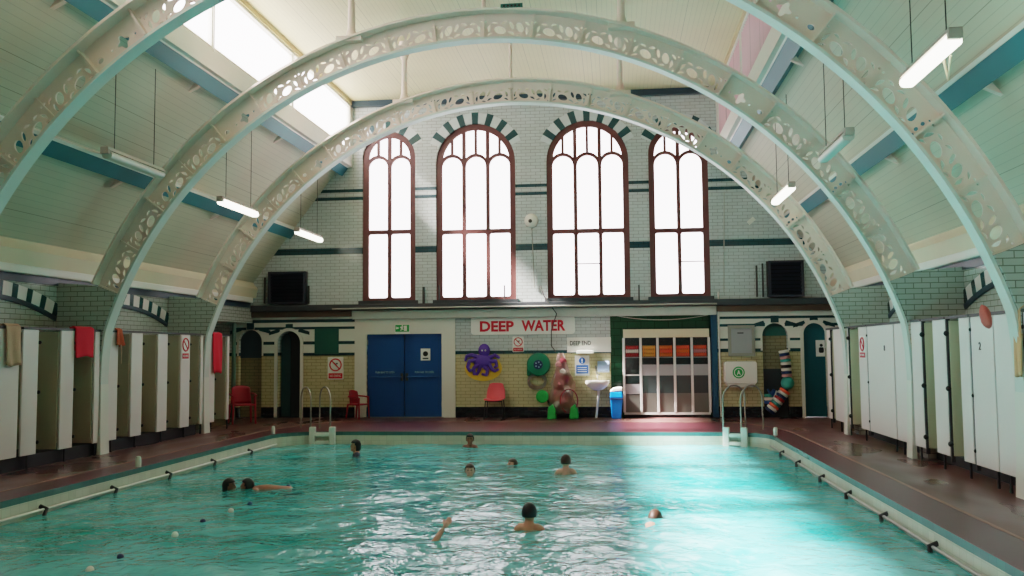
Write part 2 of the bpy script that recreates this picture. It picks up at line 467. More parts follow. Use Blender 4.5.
# water
nx, ny = 130, 230; b = MB(); vs = []
for j in range(ny+1):
    for i in range(nx+1):
        x = PXL-.03+(PXR-PXL+.06)*i/nx; y = PYN-.03+(PYF-PYN+.06)*j/ny
        p = Vector((x*1.5, y*1.5, 0))
        h = .022*noise.noise(p*.8)+.014*noise.noise(p*1.9+Vector((5, 3, 0)))+.008*noise.noise(p*3.7)
        vs.append((x, y, WZ+h))
fs = [(j*(nx+1)+i, j*(nx+1)+i+1, (j+1)*(nx+1)+i+1, (j+1)*(nx+1)+i) for j in range(ny) for i in range(nx)]
b.add(vs, fs); o = b.build('pool_water', 'water', smooth=True)
tag(o, 'turquoise rippled water filling the swimming pool', 'water', kind='stuff')

# ------------------------------------------------------------------ windows geometry
WIN = [  # left px, right px, top px, bottom px, lights
    (362.3, 415.3, 131.5, 300.6, 2), (436, 515.7, 123.5, 299.6, 3), (547, 629.5, 120, 297.6, 3), (649.5, 709.5, 124, 296.4, 2)]
win = []
for l_, r_, t_, b_, k in WIN:
    xm = (l_+r_)/2
    x0 = bw(l_, 230)[0]; x1 = bw(r_, 230)[0]; z0 = bw(xm, b_)[1]; zt = bw(xm, t_)[1]
    win.append((x0, x1, z0, zt, k))
def win_outline(x0, x1, z0, zt, inset=0, n=24):
    c = (x0+x1)/2; h = (x1-x0)/2-inset; zs = zt-(x1-x0)/2
    return [(c-h, z0+inset), (c+h, z0+inset)]+[(c+h*cos(pi*i/n), zs+h*sin(pi*i/n)) for i in range(n+1)]

# doors and niches of the back wall
dx0, dx1 = bw(366.8, 380)[0], bw(442, 380)[0]; dz = bw(404, 334)[1]
la0, la1, laz = bw(277.5, 380)[0], bw(300.5, 380)[0], bw(289, 331)[1]   # dark arched doorway left
ra0, ra1, raz = bw(804.5, 380)[0], bw(826.5, 380)[0], bw(816, 323)[1]   # teal arched door right
ln0, ln1, lnz = bw(238.5, 380)[0], bw(261.5, 380)[0], bw(250, 330)[1]   # niche left
rn0, rn1, rnz = bw(763.5, 380)[0], bw(789, 380)[0], bw(776, 323)[1]     # niche right
rc0, rc1, rcz = bw(611, 380)[0], bw(718.5, 380)[0], bw(660, 314.5)[1]   # green recess
holes = [win_outline(*w[:4]) for w in win]
e = .002
holes += [[(dx0, e), (dx1, e), (dx1, dz), (dx0, dz)]]
holes += [archpoly(a, c, e, z-(c-a)/2) for a, c, z in ((la0, la1, laz), (ra0, ra1, raz), (ln0, ln1, lnz), (rn0, rn1, rnz))]
holes += [[(rc0, e), (rc1, e), (rc1, rcz), (rc0, rcz)]]
gab = [(-7.5, -.08), (7.5, -.08), (7.5, 3.0), (WALL+.05, 3.3), (SKX+.1, 6.45), (SKX+.1, 7.85), (-SKX-.1, 7.85), (-SKX-.1, 6.45), (-WALL-.05, 3.3), (-7.5, 3.0)]
struct(wall_plate('wall_back', gab, holes, 0, .3, 'brick_back_wall'))
# shallow backs of niche, doorway and recess
for nm, a, c, z, d, m in (('trim_3', ln0, ln1, lnz, .12, 'brick_niche'), ('trim_4', la0, la1, laz, .29, 'dark_void'), ('trim_5', rn0, rn1, rnz, .2, 'brick_niche'), ('trim_6', rc0, rc1, rcz, .28, 'brick_recess')):
    b = MB().box(a-.05, c+.05, d, d+.03, 0, z+.05); struct(b.build(nm, m))
b = MB().box(ln0, ln1, .10, .12, bw(250, 358)[1], lnz); struct(b.build('trim_7', 'navy_band'))
b = MB().box(rn0, rn1, .18, .2, 0, bw(776, 369)[1]); struct(b.build('trim_8', 'slate'))
b = MB().prism([(rn0, bw(776, 335.5)[1]), (rn1, bw(776, 335.5)[1])]+[((rn0+rn1)/2+(rn1-rn0)/2*cos(pi*i/16), rnz-(rn1-rn0)/2+(rn1-rn0)/2*sin(pi*i/16)) for i in range(17)], .17, .2); struct(b.build('trim_9', 'green_panel'))

# ---- windows
for i, (x0, x1, z0, zt, k) in enumerate(win):
    fw = .14; bar = .085
    c = (x0+x1)/2; h = (x1-x0)/2-fw; zs = zt-(x1-x0)/2
    a0, a1 = c-h, c+h; zb0 = z0+.05; wl = (a1-a0-(k-1)*bar)/k
    ztr = zb0+(zs-zb0)*.52 + .0
    ztr = bw((WIN[i][0]+WIN[i][1])/2, 231.6-(.6*i))[1]
    zr = bw((WIN[i][0]+WIN[i][1])/2, 157.5-(1.6*i))[1]          # crown of the round lights
    H = []
    def rr(xa, xb, za, zb_, r=.05): return rrect(xa, xb, za, zb_, r, 3)
    for j in range(k):
        xa = a0+j*(wl+bar); xb = xa+wl
        H.append(rr(xa, xb, zb0+.02, ztr-.05))
        H.append(archpoly(xa, xb, ztr+.05, zr-wl/2, 12))
        xc = (xa+xb)/2
        for (p, q) in ((xa, xc-.03), (xc+.03, xb)):
            lowp = []; upp = []
            for t in range(11):
                x = p+(q-p)*t/10
                dxl = min(abs(x-xc), wl/2)
                low = zr-wl/2+sqrt(max(0, (wl/2+.07)**2-dxl**2))
                hh = h*h-(x-c)**2
                up = zs+sqrt(max(0, hh))
                if up > low+.02: lowp.append((x, low)); upp.append((x, up))
            if len(lowp) > 3: H.append(lowp+upp[::-1])
    w = struct(thing(f'window_{i+1}', None, None, (c, .1, z0)))
    wall_plate('frame', win_outline(x0, x1, z0, zt), H, .06, .09, 'frame_maroon', w)
    pl = win_outline(x0, x1, z0, zt, .03); b = MB(); b.add([(x, .12, z) for x, z in pl], [tuple(range(len(pl)))])
    b.build('pane', 'window_glass', w)
    if i in (2, 3):
        j = 1; xa = a0+j*(wl+bar); zc = bw(0, 0)[1]*0+bw(600 if i == 2 else 690, 263 if i == 2 else 261)[1]
        MB().box(xa, xa+wl, .09, .11, zc-.012, zc+.012).build('casement_bar', 'frame_maroon', w)
    # dark glazed voussoirs
    hb = (x1-x0)/2
    for a in ((36, 54, 72, 90, 108, 126, 144) if k == 3 else (34, 62, 90, 118, 146)):
        am = radians(a); r0, r1 = hb-.02, hb+.27; ww = .07; ww2 = .085
        d = Vector((cos(am), sin(am))); p = Vector((-sin(am), cos(am))); o_ = Vector((c, zs))
        q = [o_+d*r0-p*ww, o_+d*r1-p*ww2, o_+d*r1+p*ww2, o_+d*r0+p*ww]
        MB().prism([tuple(v) for v in q], -.012, .02).build('voussoir', 'teal_tile', w)
    P = [(c+(hb+.26)*cos(pi*t/36), zs+(hb+.26)*sin(pi*t/36)) for t in range(5, 32)]+[(c+hb*cos(pi*t/36), zs+hb*sin(pi*t/36)) for t in range(31, 4, -1)]
    me = plate_mesh(P, [], .006); me.transform(Matrix(((1, 0, 0, 0), (0, 0, 1, -.006), (0, 1, 0, 0), (0, 0, 0, 1)))); me.flip_normals(); finish(me, 'white_voussoirs', 'white_brick', w)
    b = MB().box(x0-.06, x1+.06, -.12, .08, z0-.1, z0-.005); b.build('sill', 'slate', w)

# ---- ledge under the windows, cornice
xl, xr = -WALL, WALL
zA = bw(480, 303)[1]; zB = bw(480, 309)[1]; zC = bw(480, 318)[1]
xm0, xm1 = bw(353, 312)[0], bw(716, 310)[0]
struct(MB().box(xl, xr, -.18, 0, zB, zA).build('trim_10', 'slate', bevel=.01))
struct(MB().box(xm0, xm1, -.12, 0, zC, zB-.002).build('trim_11', 'grey_ledge', bevel=.02))
struct(MB().box(xl, xm0-.01, -.10, 0, zB-.14, zB-.002).build('trim_12', 'brown_ledge'))
struct(MB().box(xm1+.01, xr, -.10, 0, zB-.14, zB-.002).build('trim_13', 'brown_ledge'))
# white surround of the blue doors, standing a little proud
sx0, sx1 = bw(355, 380)[0], bw(455.5, 380)[0]
b = MB()
wall_s = [(sx0, .002), (dx0, .002), (dx0, dz), (dx1, dz), (dx1, .002), (sx1, .002), (sx1, zC), (sx0, zC)]
me = plate_mesh(wall_s, [], .04); me.transform(Matrix(((1, 0, 0, 0), (0, 0, 1, -.04), (0, 1, 0, 0), (0, 0, 0, 1)))); me.flip_normals()
struct(finish(me, 'trim_14', 'white_paint'))

# ---- glazed banding of the two end bays (white field, green courses and arch hoods)
def bands(nm, x0, x1, openings, ys, off):
    """ys: list of (py_top, py_bot, colour) read along the wall; each course stops at the openings"""
    zt = bw(off, ys[0])[1]
    segs = []
    b = MB(); b.cur = 0
    xs = [x0]
    for (a, c, z) in sorted(openings): xs += [a-.0, c+.0]
    xs.append(x1)
    z_lo = bw(off, ys[1])[1]
    poly = [(x0, z_lo), (x1, z_lo), (x1, zt), (x0, zt)]
    hs = []
    outer_p = [(x0, zt), (x0, z_lo)]
    for (a, c, z) in sorted(openings):
        r = (c-a)/2; zs = z-r
        outer_p += [(a, z_lo)]+[((a+c)/2-r*cos(pi*i/14), zs+r*sin(pi*i/14)) for i in range(15)]+[(c, z_lo)]
    outer_p += [(x1, z_lo), (x1, zt)]
    me = plate_mesh(outer_p, [], .008); me.transform(Matrix(((1, 0, 0, 0), (0, 0, 1, -.008), (0, 1, 0, 0), (0, 0, 0, 1)))); me.flip_normals()
    struct(finish(me, nm[0], 'white_paint'))
    def course(b, za, zb_):
        x = x0
        for (a, c, z) in sorted(openings)+[(x1, x1, 0)]:
            r = (c-a)/2+.045; zs = z-(c-a)/2; zm = (za+zb_)/2
            if c == a: xe, xn = a, a
            elif zm <= zs: xe, xn = (a+c)/2-r, (a+c)/2+r
            elif zm < zs+r:
                hh = sqrt(r*r-(zm-zs)**2); xe, xn = (a+c)/2-hh, (a+c)/2+hh
            else: continue
            if xe-x > .03: b.box(x, xe, -.016, -.006, zb_, za)
            x = xn
        return b
    g = MB()
    for ta, tb in ys[2]: course(g, bw(off, ta)[1], bw(off, tb)[1])
    for (a, c, z) in openings:       # dark keystone and hood blocks
        r = (c-a)/2; cx = (a+c)/2
        g.box(cx-.09, cx+.09, -.018, -.006, z+.01, z+.17)
        for s in (-1, 1): g.prism([(cx+s*(r*.75), z-.02), (cx+s*(r+.22), z-.1), (cx+s*(r+.22), z-.02), (cx+s*(r*.9), z+.06)], -.018, -.006)
    struct(g.build(nm[1], 'teal_tile'))
bands(('trim_15', 'trim_16'), -7.4, sx0, [(ln0, ln1, lnz), (la0, la1, laz)], (313.5, 355.5, [(319.5, 322.5), (327, 329.5), (341.5, 344.5), (353, 355.8)]), 300)
bands(('trim_17', 'trim_18'), bw(718.7, 340)[0], 7.4, [(rn0, rn1, rnz), (ra0, ra1, raz)], (310.5, 350.5, [(316, 318.5), (323.5, 326.2), (338, 340.5), (348.3, 351)]), 770)

# white architraves round the two arched doorways
def architrave(nm, a, c, z, parent=None):
    r = (c-a)/2; w_ = .07; zs = z-r; cx = (a+c)/2
    P = [(a-w_, .003), (a, .003)]+[(cx-r*cos(pi*i/20), zs+r*sin(pi*i/20)) for i in range(21)]+[(c, .003), (c+w_, .003)]
    P += [(cx+(r+w_)*cos(pi*i/20), zs+(r+w_)*sin(pi*i/20)) for i in range(21)]
    me = plate_mesh(P, [], .06); me.transform(Matrix(((1, 0, 0, 0), (0, 0, 1, -.05), (0, 1, 0, 0), (0, 0, 0, 1)))); me.flip_normals()
    return finish(me, nm, 'white_paint', parent)
d2 = struct(thing('door_2', None, None, ((la0+la1)/2, 0, 0)))
architrave('architrave', la0, la1, laz, d2)
P = archpoly(la0, la0+(la1-la0)*.42, .01, laz-.25, 10, .2); MB().prism([(x, z) for x, z in P], .24, .27).build('door_leaf', 'teal_tile', d2)
d3 = struct(thing('door_3', None, None, ((ra0+ra1)/2, 0, 0)))
architrave('architrave', ra0, ra1, raz, d3)
MB().prism(archpoly(ra0, ra1, .01, raz-(ra1-ra0)/2), .05, .1).build('door_leaf', 'teal_door', d3)
# notice on the teal door
x0, z0 = bw(816.5, 356.5); x1, z1 = bw(825, 340)
nb = thing('door_notice', 'white notice with black figure on the teal arched door', 'sign', ((x0+x1)/2, .045, z0))
MB().box(x0, x1, .04, .049, z0, z1).build('board', 'sign_white', nb)
cx = (x0+x1)/2+.02; hh = z1-z0
b = MB().prism(disc(cx, z0+hh*.68, .035, 14), .034, .041); b.build('figure_head', 'sign_black', nb)
MB().prism(rrect(cx-.055, cx+.055, z0+hh*.22, z0+hh*.56, .03, 3), .034, .041).build('figure_body', 'sign_black', nb)

# ---- door_1: the blue double doors
d1 = struct(thing('door_1', None, None, ((dx0+dx1)/2, 0, 0)))
xm = (dx0+dx1)/2
for a, c, s in ((dx0, xm-.006, -1), (xm+.006, dx1, 1)):
    lf = MB().box(a+.004, c-.004, .04, .09, .015, dz-.004).build('door_leaf', 'blue_door', d1)
    zp = bw(404, 377)[1]
    MB().tube([(a+.06, -.01, zp), (c-.06, -.01, zp)], .016).build('push_bar', 'blue_door', lf)
    zt = bw(404, 372.3)[1]
    text('lettering', 'PUSH BAR TO OPEN', (a+c)/2+.02*s, .036, zt, .46, .05, 'letter_pale', lf)
    xs = xm-s*-.06
    MB().box(xs-.03, xs+.03, -.005, .045, zp-.09, zp+.09).build('latch_case', 'slate', lf)
    for zz in (.25, 1.75): MB().box((a if s < 0 else c-.02), (a+.02 if s < 0 else c), .02, .05, zz, zz+.12).build('hinge', 'steel_dull', lf)
struct(MB().box(dx0-.02, dx1+.02, .1, .29, 0, dz+.02).build('trim_46', 'dark_void'))  # added backing, unseen behind the leaves, stops light leaking through the door gap
struct(MB().box(dx0-.05, dx1+.05, -.06, .1, 0, .014).build('trim_19', 'steel_dull'))
x0, z0 = bw(420.5, 360.5); x1, z1 = bw(430, 348.5)
nb = thing('door_notice', 'small white notice with dark pictogram on the blue doors', 'sign', ((x0+x1)/2, .03, z0))
MB().box(x0, x1, .03, .039, z0, z1).build('board', 'sign_white', nb)
cx = (x0+x1)/2; hh = z1-z0
MB().prism(disc(cx, z0+hh*.56, .062, 18), .024, .031).build('pictogram', 'sign_black', nb)
MB().box(cx-.07, cx+.07, .024, .031, z0+hh*.12, z0+hh*.22).build('caption_bar', 'sign_black', nb)
# exit sign above
x0, z0 = bw(396, 334); x1, z1 = bw(410.5, 324.5)
ex = thing('exit_sign', 'green and white running figure exit sign above the blue doors', 'sign', ((x0+x1)/2, -.05, z0))
MB().box(x0, x1, -.10, -.042, z0, z1).build('case', 'sign_white', ex)
MB().box(x0+.01, x1-.01, -.106, -.099, z0+.05, z1-.01).build('green_panel', 'sign_green', ex)
w_ = x1-x0
MB().box(x0+w_*.62, x0+w_*.82, -.111, -.105, z0+.07, z1-.03).build('white_doorway', 'sign_white', ex)
b = MB(); fx, fz = x0+w_*.46, z0+.15
b.prism(disc(fx+.02, fz+.05, .016, 10), -.111, -.105); b.build('figure_head', 'sign_white', ex)
b = MB(); b.prism([(fx-.03, fz-.07), (fx-.01, fz-.075), (fx+.005, fz-.03), (fx+.03, fz-.06), (fx+.045, fz-.05), (fx+.02, fz), (fx+.05, fz+.01), (fx+.045, fz+.025), (fx+.01, fz+.03), (fx-.03, fz+.02), (fx-.045, fz-.01), (fx-.03, fz-.015), (fx-.015, fz+.005), (fx-.012, fz-.03)], -.111, -.105); b.build('figure_body', 'sign_white', ex)
b = MB(); b.prism([(x0+.02, fz-.01), (x0+.05, fz+.03), (x0+.05, fz+.01), (x0+.09, fz+.01), (x0+.09, fz-.03), (x0+.05, fz-.03), (x0+.05, fz-.05)], -.111, -.105); b.build('arrow', 'sign_white', ex)

# ------------------------------------------------------------------ side walls with striped arches, front wall, roof
for s, nm in ((-1, 'left'), (1, 'right')):
    b = MB(); xa, xb = sorted((s*WALL, s*(WALL+.3))); b.box(xa, xb, YN, -2.95, 0, 3.0)
    xa, xb = sorted((s*7.5, s*7.7)); b.box(xa, xb, -2.95, .3, -.08, 3.0); xa, xb = sorted((s*WALL, s*7.6)); b.box(xa, xb, -2.95, .02, 2.3, 3.0)
    b.box(*sorted((s*(WALL+.3), s*7.7)), -3.1, -2.95, 0, 3.0)
    struct(b.build('wall_'+nm, 'brick_side_wall'))
    # eaves: navy course, white moulding, cream board
    xa, xb = sorted((s*(WALL-.02), s*WALL)); struct(MB().box(xa, xb, YN, -.2, 2.67, 2.79).build('trim_%d' % (20 if s < 0 else 23), 'navy_band'))
    xa, xb = sorted((s*(WALL-.09), s*WALL)); struct(MB().box(xa, xb, YN, -.2, 2.79, 2.92).build('trim_%d' % (21 if s < 0 else 24), 'white_paint', bevel=.02))
    P = [(s*(WALL-.07), 2.92), (s*WALL, 2.92), (s*WALL, 3.3), (s*(WALL-.02), 3.26), (s*(WALL-.12), 3.14)]
    b = MB().prism(P, YN, .0); struct(b.build('trim_%d' % (22 if s < 0 else 25), 'cream_paint'))
    # roof slope
    P = [(s*WALL, 3.3), (s*SKX, 6.5), (s*(SKX+.1), 6.6), (s*(WALL+.2), 3.4)]
    struct(MB().prism(P, YN, 0).build('ceiling', 'boards_slope'))
P = [(-SKX-.02, 7.72), (SKX+.02, 7.72), (SKX+.02, 7.85), (-SKX-.02, 7.85)]
struct(MB().prism(P, YN, 0).build('ceiling', 'boards_flat'))
b = MB().prism([(-7.6, -.08), (7.6, -.08), (7.6, 3.3), (WALL+.05, 3.4), (SKX+.1, 6.5), (SKX+.1, 7.85), (-SKX-.1, 7.85), (-SKX-.1, 6.5), (-WALL-.05, 3.4), (-7.6, 3.3)], YN-.2, YN)
struct(b.build('wall_front', 'white_paint'))
struct(MB().box(-SKX, SKX, -.14, 0, 7.58, 7.72).build('trim_26', 'navy_band'))
# striped segmental arch on each side wall of each bay
def stripe_arch(nm, s, yc):
    t = struct(thing(nm, None, None, (s*WALL, yc, 2.4)))
    rad, cz, wd = 4.89, -2.42, .21; ST = .034
    half = 1.52/ (rad+.0)
    for k in range(-10, 11):
        if (k+10) % 2: continue
        a0, a1 = (k-.36)*ST, (k+.36)*ST
        q = []
        for a in (a0, a1): q.append((yc+(rad)*sin(a), cz+rad*cos(a)))
        for a in (a1, a0): q.append((yc+(rad+wd)*sin(a), cz+(rad+wd)*cos(a)))
        xa, xb = sorted((s*(WALL-.015), s*WALL)); MB().prism(q, xa, xb, 'YZ').build('dark_voussoir', 'teal_tile', t)
    ring = []
    for w0, w1, nm2, m in ((-.07, 0, 'dark_soffit', 'navy_band'), (.0, wd, 'white_voussoirs', 'panel_white')):
        q = [(yc+(rad+w0)*sin(a), cz+(rad+w0)*cos(a)) for a in [(-10.3+20.6*i/24)*ST for i in range(25)]]
        q += [(yc+(rad+w1)*sin(a), cz+(rad+w1)*cos(a)) for a in [(10.3-20.6*i/24)*ST for i in range(25)]]
        xa, xb = sorted((s*(WALL-.01 - (.02 if w0 < 0 else 0)), s*WALL)); MB().prism(q, xa, xb, 'YZ').build(nm2, m, t)
mids = [(YA[0]+YA[1])/2, (YA[1]+YA[2])/2]; ti = 30
for s in (-1, 1):
    for yc in mids+([YA[0]-1.8] if s > 0 else [YA[0]-1.8]):
        stripe_arch('trim_%d' % ti, s, yc-.05); ti += 1

# roof beams (teal purlins)
def beam(label, X, Z, s, w_=.24, d=.16):
    th = atan2(6.5-3.3, SKX-WALL) if s > 0 else 0
    u = Vector((-(WALL-SKX), 3.2)).normalized(); nrm = Vector((-u.y, -u.x)) # u along slope (right side), nrm into the room
    nrm = Vector((-3.2, -(WALL-SKX))).normalized()
    c = Vector((X, Z))
    q = [c-u*w_/2, c+u*w_/2, c+u*w_/2-nrm*d, c-u*w_/2-nrm*d]
    P = [(s*p.x, p.y) for p in q]
    o = MB().prism(P, YN+.02, -.01).build('roof_beam', 'beam_teal')
    tag(o, label, 'roof beam', 'teal roof beams')
    b = [c+u*(w_/2+.005), c+u*(w_/2+.055), c+u*(w_/2+.055)-nrm*d, c+u*(w_/2+.005)-nrm*d]
    MB().prism([(s*p.x, p.y) for p in b], YN+.02, -.01).build('edge_moulding', 'white_paint', o)
for s, nm in ((-1, 'left'), (1, 'right')):
    beam(f'lower teal roof beam along the middle of the {nm} boarded roof slope', 5.88, 4.46, s)
    beam(f'upper teal roof beam under the {"bright left skylight" if s < 0 else "pink right skylight"}', 4.58, 5.98, s)

# skylights: fascia below, glazing per bay, head trim
ybays = [(-.25, YA[2]+.015)]+[(YA[2]-.015, YA[1]+.015), (YA[1]-.015, YA[0]+.015), (YA[0]-.015, -14.885), (-14.915, -18.485), (-18.515, -22), (-22.03, YN)]
wi = 5
for s in (-1, 1):
    xa, xb = sorted((s*(SKX-.02), s*(SKX+.1)))
    struct(MB().box(xa, xb, YN, 0, 6.1, SKZ0).build('trim_%d' % (40 if s < 0 else 41), 'white_paint'))
    xa, xb = sorted((s*(SKX-.05), s*(SKX+.12)))
    struct(MB().box(xa, xb, YN, -.15, 7.62, 7.72).build('trim_%d' % (42 if s < 0 else 43), 'cream_wood'))
    for (y1, y0) in ybays:
        y0, y1 = sorted((y0, y1))
        w = struct(thing(f'window_{wi}', None, None, (s*SKX, (y0+y1)/2, SKZ0))); wi += 1
        fr = MB()
        for ya in (y0, y1-.02): fr.box(*sorted((s*(SKX-.0), s*(SKX+.06))), ya, ya+.02, SKZ0, 7.62)
        fr.box(*sorted((s*(SKX-.02), s*(SKX+.06))), y0+.02, y1-.02, SKZ0, SKZ0+.05); fr.box(*sorted((s*(SKX-.02), s*(SKX+.06))), y0+.02, y1-.02, 7.57, 7.62)
        fr.build('frame', 'white_paint', w)
        if s < 0:
            b = MB(); b.add([(s*(SKX+.03), y0+.01, SKZ0+.03), (s*(SKX+.03), y1-.01, SKZ0+.03), (s*(SKX+.03), y1-.01, 7.59), (s*(SKX+.03), y0+.01, 7.59)], [(0, 1, 2, 3)])
            b.build('pane', 'window_glass', w)
        else:
            b = MB(); nrb = int((y1-y0)/.14)
            P = []
            for k in range(nrb*4+1):
                yy = y0+.03+(y1-y0-.06)*k/(nrb*4); P.append((SKX+.03+.03*sin(k*pi/2), yy))
            b.add([(x, y, SKZ0+.02) for x, y in P]+[(x, y, 7.6) for x, y in P], [(i, i+1, len(P)+i+1, len(P)+i) for i in range(len(P)-1)])
            b.build('pane', 'pink_glazing', w, smooth=True)
    # solid strip of wall between the bays, at each arch
    b = MB()
    for i in range(len(ybays)-1):
        b.box(*sorted((s*(SKX-.03), s*(SKX+.08))), min(ybays[i+1][0], ybays[i][1]), max(ybays[i+1][0], ybays[i][1]), SKZ0, 7.62)
    b.box(*sorted((s*(SKX-.03), s*(SKX+.08))), -.25, 0, SKZ0, 7.62)
    struct(b.build('trim_%d' % (44 if s < 0 else 45), 'white_paint'))

# ------------------------------------------------------------------ iron arches
RI, RO = 6.40, 6.82
TH0 = asin(2.60/6.6); NP = 20; DTH = (pi-2*TH0)/NP
def pol(u, v): # u in panels along the arch, v 0..1 across the web
    a = TH0+u*DTH; r = RI+.03+(RO-RI-.04)*.74*v if True else 0
    return (r*cos(a), r*sin(a))
PW, PH = .77, .28
def ell(x0, y0, a, b_, rot=0, n=14):
    return [(x0+a*cos(t)*cos(rot)-b_*sin(t)*sin(rot), y0+a*cos(t)*sin(rot)+b_*sin(t)*cos(rot)) for t in [2*pi*i/n for i in range(n)]]
def leaf(x0, y0, L, W, rot=0):
    P = [(L*(i/6-.5), W*sin(pi*i/6)) for i in range(7)]+[(L*(i/6-.5), -W*.35*sin(pi*i/6)) for i in range(5, 0, -1)]
    return [(x0+x*cos(rot)-y*sin(rot), y0+x*sin(rot)+y*cos(rot)) for x, y in P]
def clear(H):
    """keep only pierced shapes that stay apart from each other"""
    out = []
    for h in H:
        if all(min(hypot(a-c, b_-d) for a, b_ in h for c, d in g) > .012 for g in out) and not any(pip(h[0], g) or pip(g[0], h) for g in out): out.append(h)
    return out
def pip(p, poly):
    r = False
    for (a, b_), (c, d) in zip(poly, poly[1:]+poly[:1]):
        if (b_ > p[1]) != (d > p[1]) and p[0] < (c-a)*(p[1]-b_)/(d-b_)+a: r = not r
    return r
SCROLL = clear([ell(.205, .16, .085, .056, 1.0), ell(.515, .115, .098, .06, .3), ell(.335, .19, .065, .026, 1.05), leaf(.10, .11, .13, .034, 1.45), leaf(.10, .225, .11, .026, .5),
    leaf(.455, .232, .12, .028, -.35), leaf(.345, .065, .13, .032, .45), leaf(.675, .05, .11, .026, -.5), leaf(.68, .15, .13, .032, -1.3), leaf(.60, .225, .11, .026, .1), leaf(.225, .04, .11, .024, -.25),
    ell(.03, .03, .016, .016), ell(.74, .03, .016, .016), ell(.03, .255, .016, .016), ell(.74, .255, .016, .016)])
QUAT = [[(.47+.075*(1+.28*cos(4*t))*cos(t), .14+.075*(1+.28*cos(4*t))*sin(t)) for t in [2*pi*k/24 for k in range(24)]], ell(.30, .14, .018, .018), ell(.65, .14, .018, .018), ell(.11, .14, .045, .035)]
def panel_holes(i):
    m = i >= NP//2
    H = QUAT if i in (4, NP-5) else SCROLL
    if i in (2, NP-3): H = clear([ell(.05, .09, .022, .03), ell(.05, .18, .022, .03)]+SCROLL)
    return [[pol(i+(1-x/PW if m else x/PW), min(.97, max(.03, y/PH))) for x, y in h] for h in H]
def arc_pts(r, a0, a1, n): return [(r*cos(a0+(a1-a0)*i/n), r*sin(a0+(a1-a0)*i/n)) for i in range(n+1)]
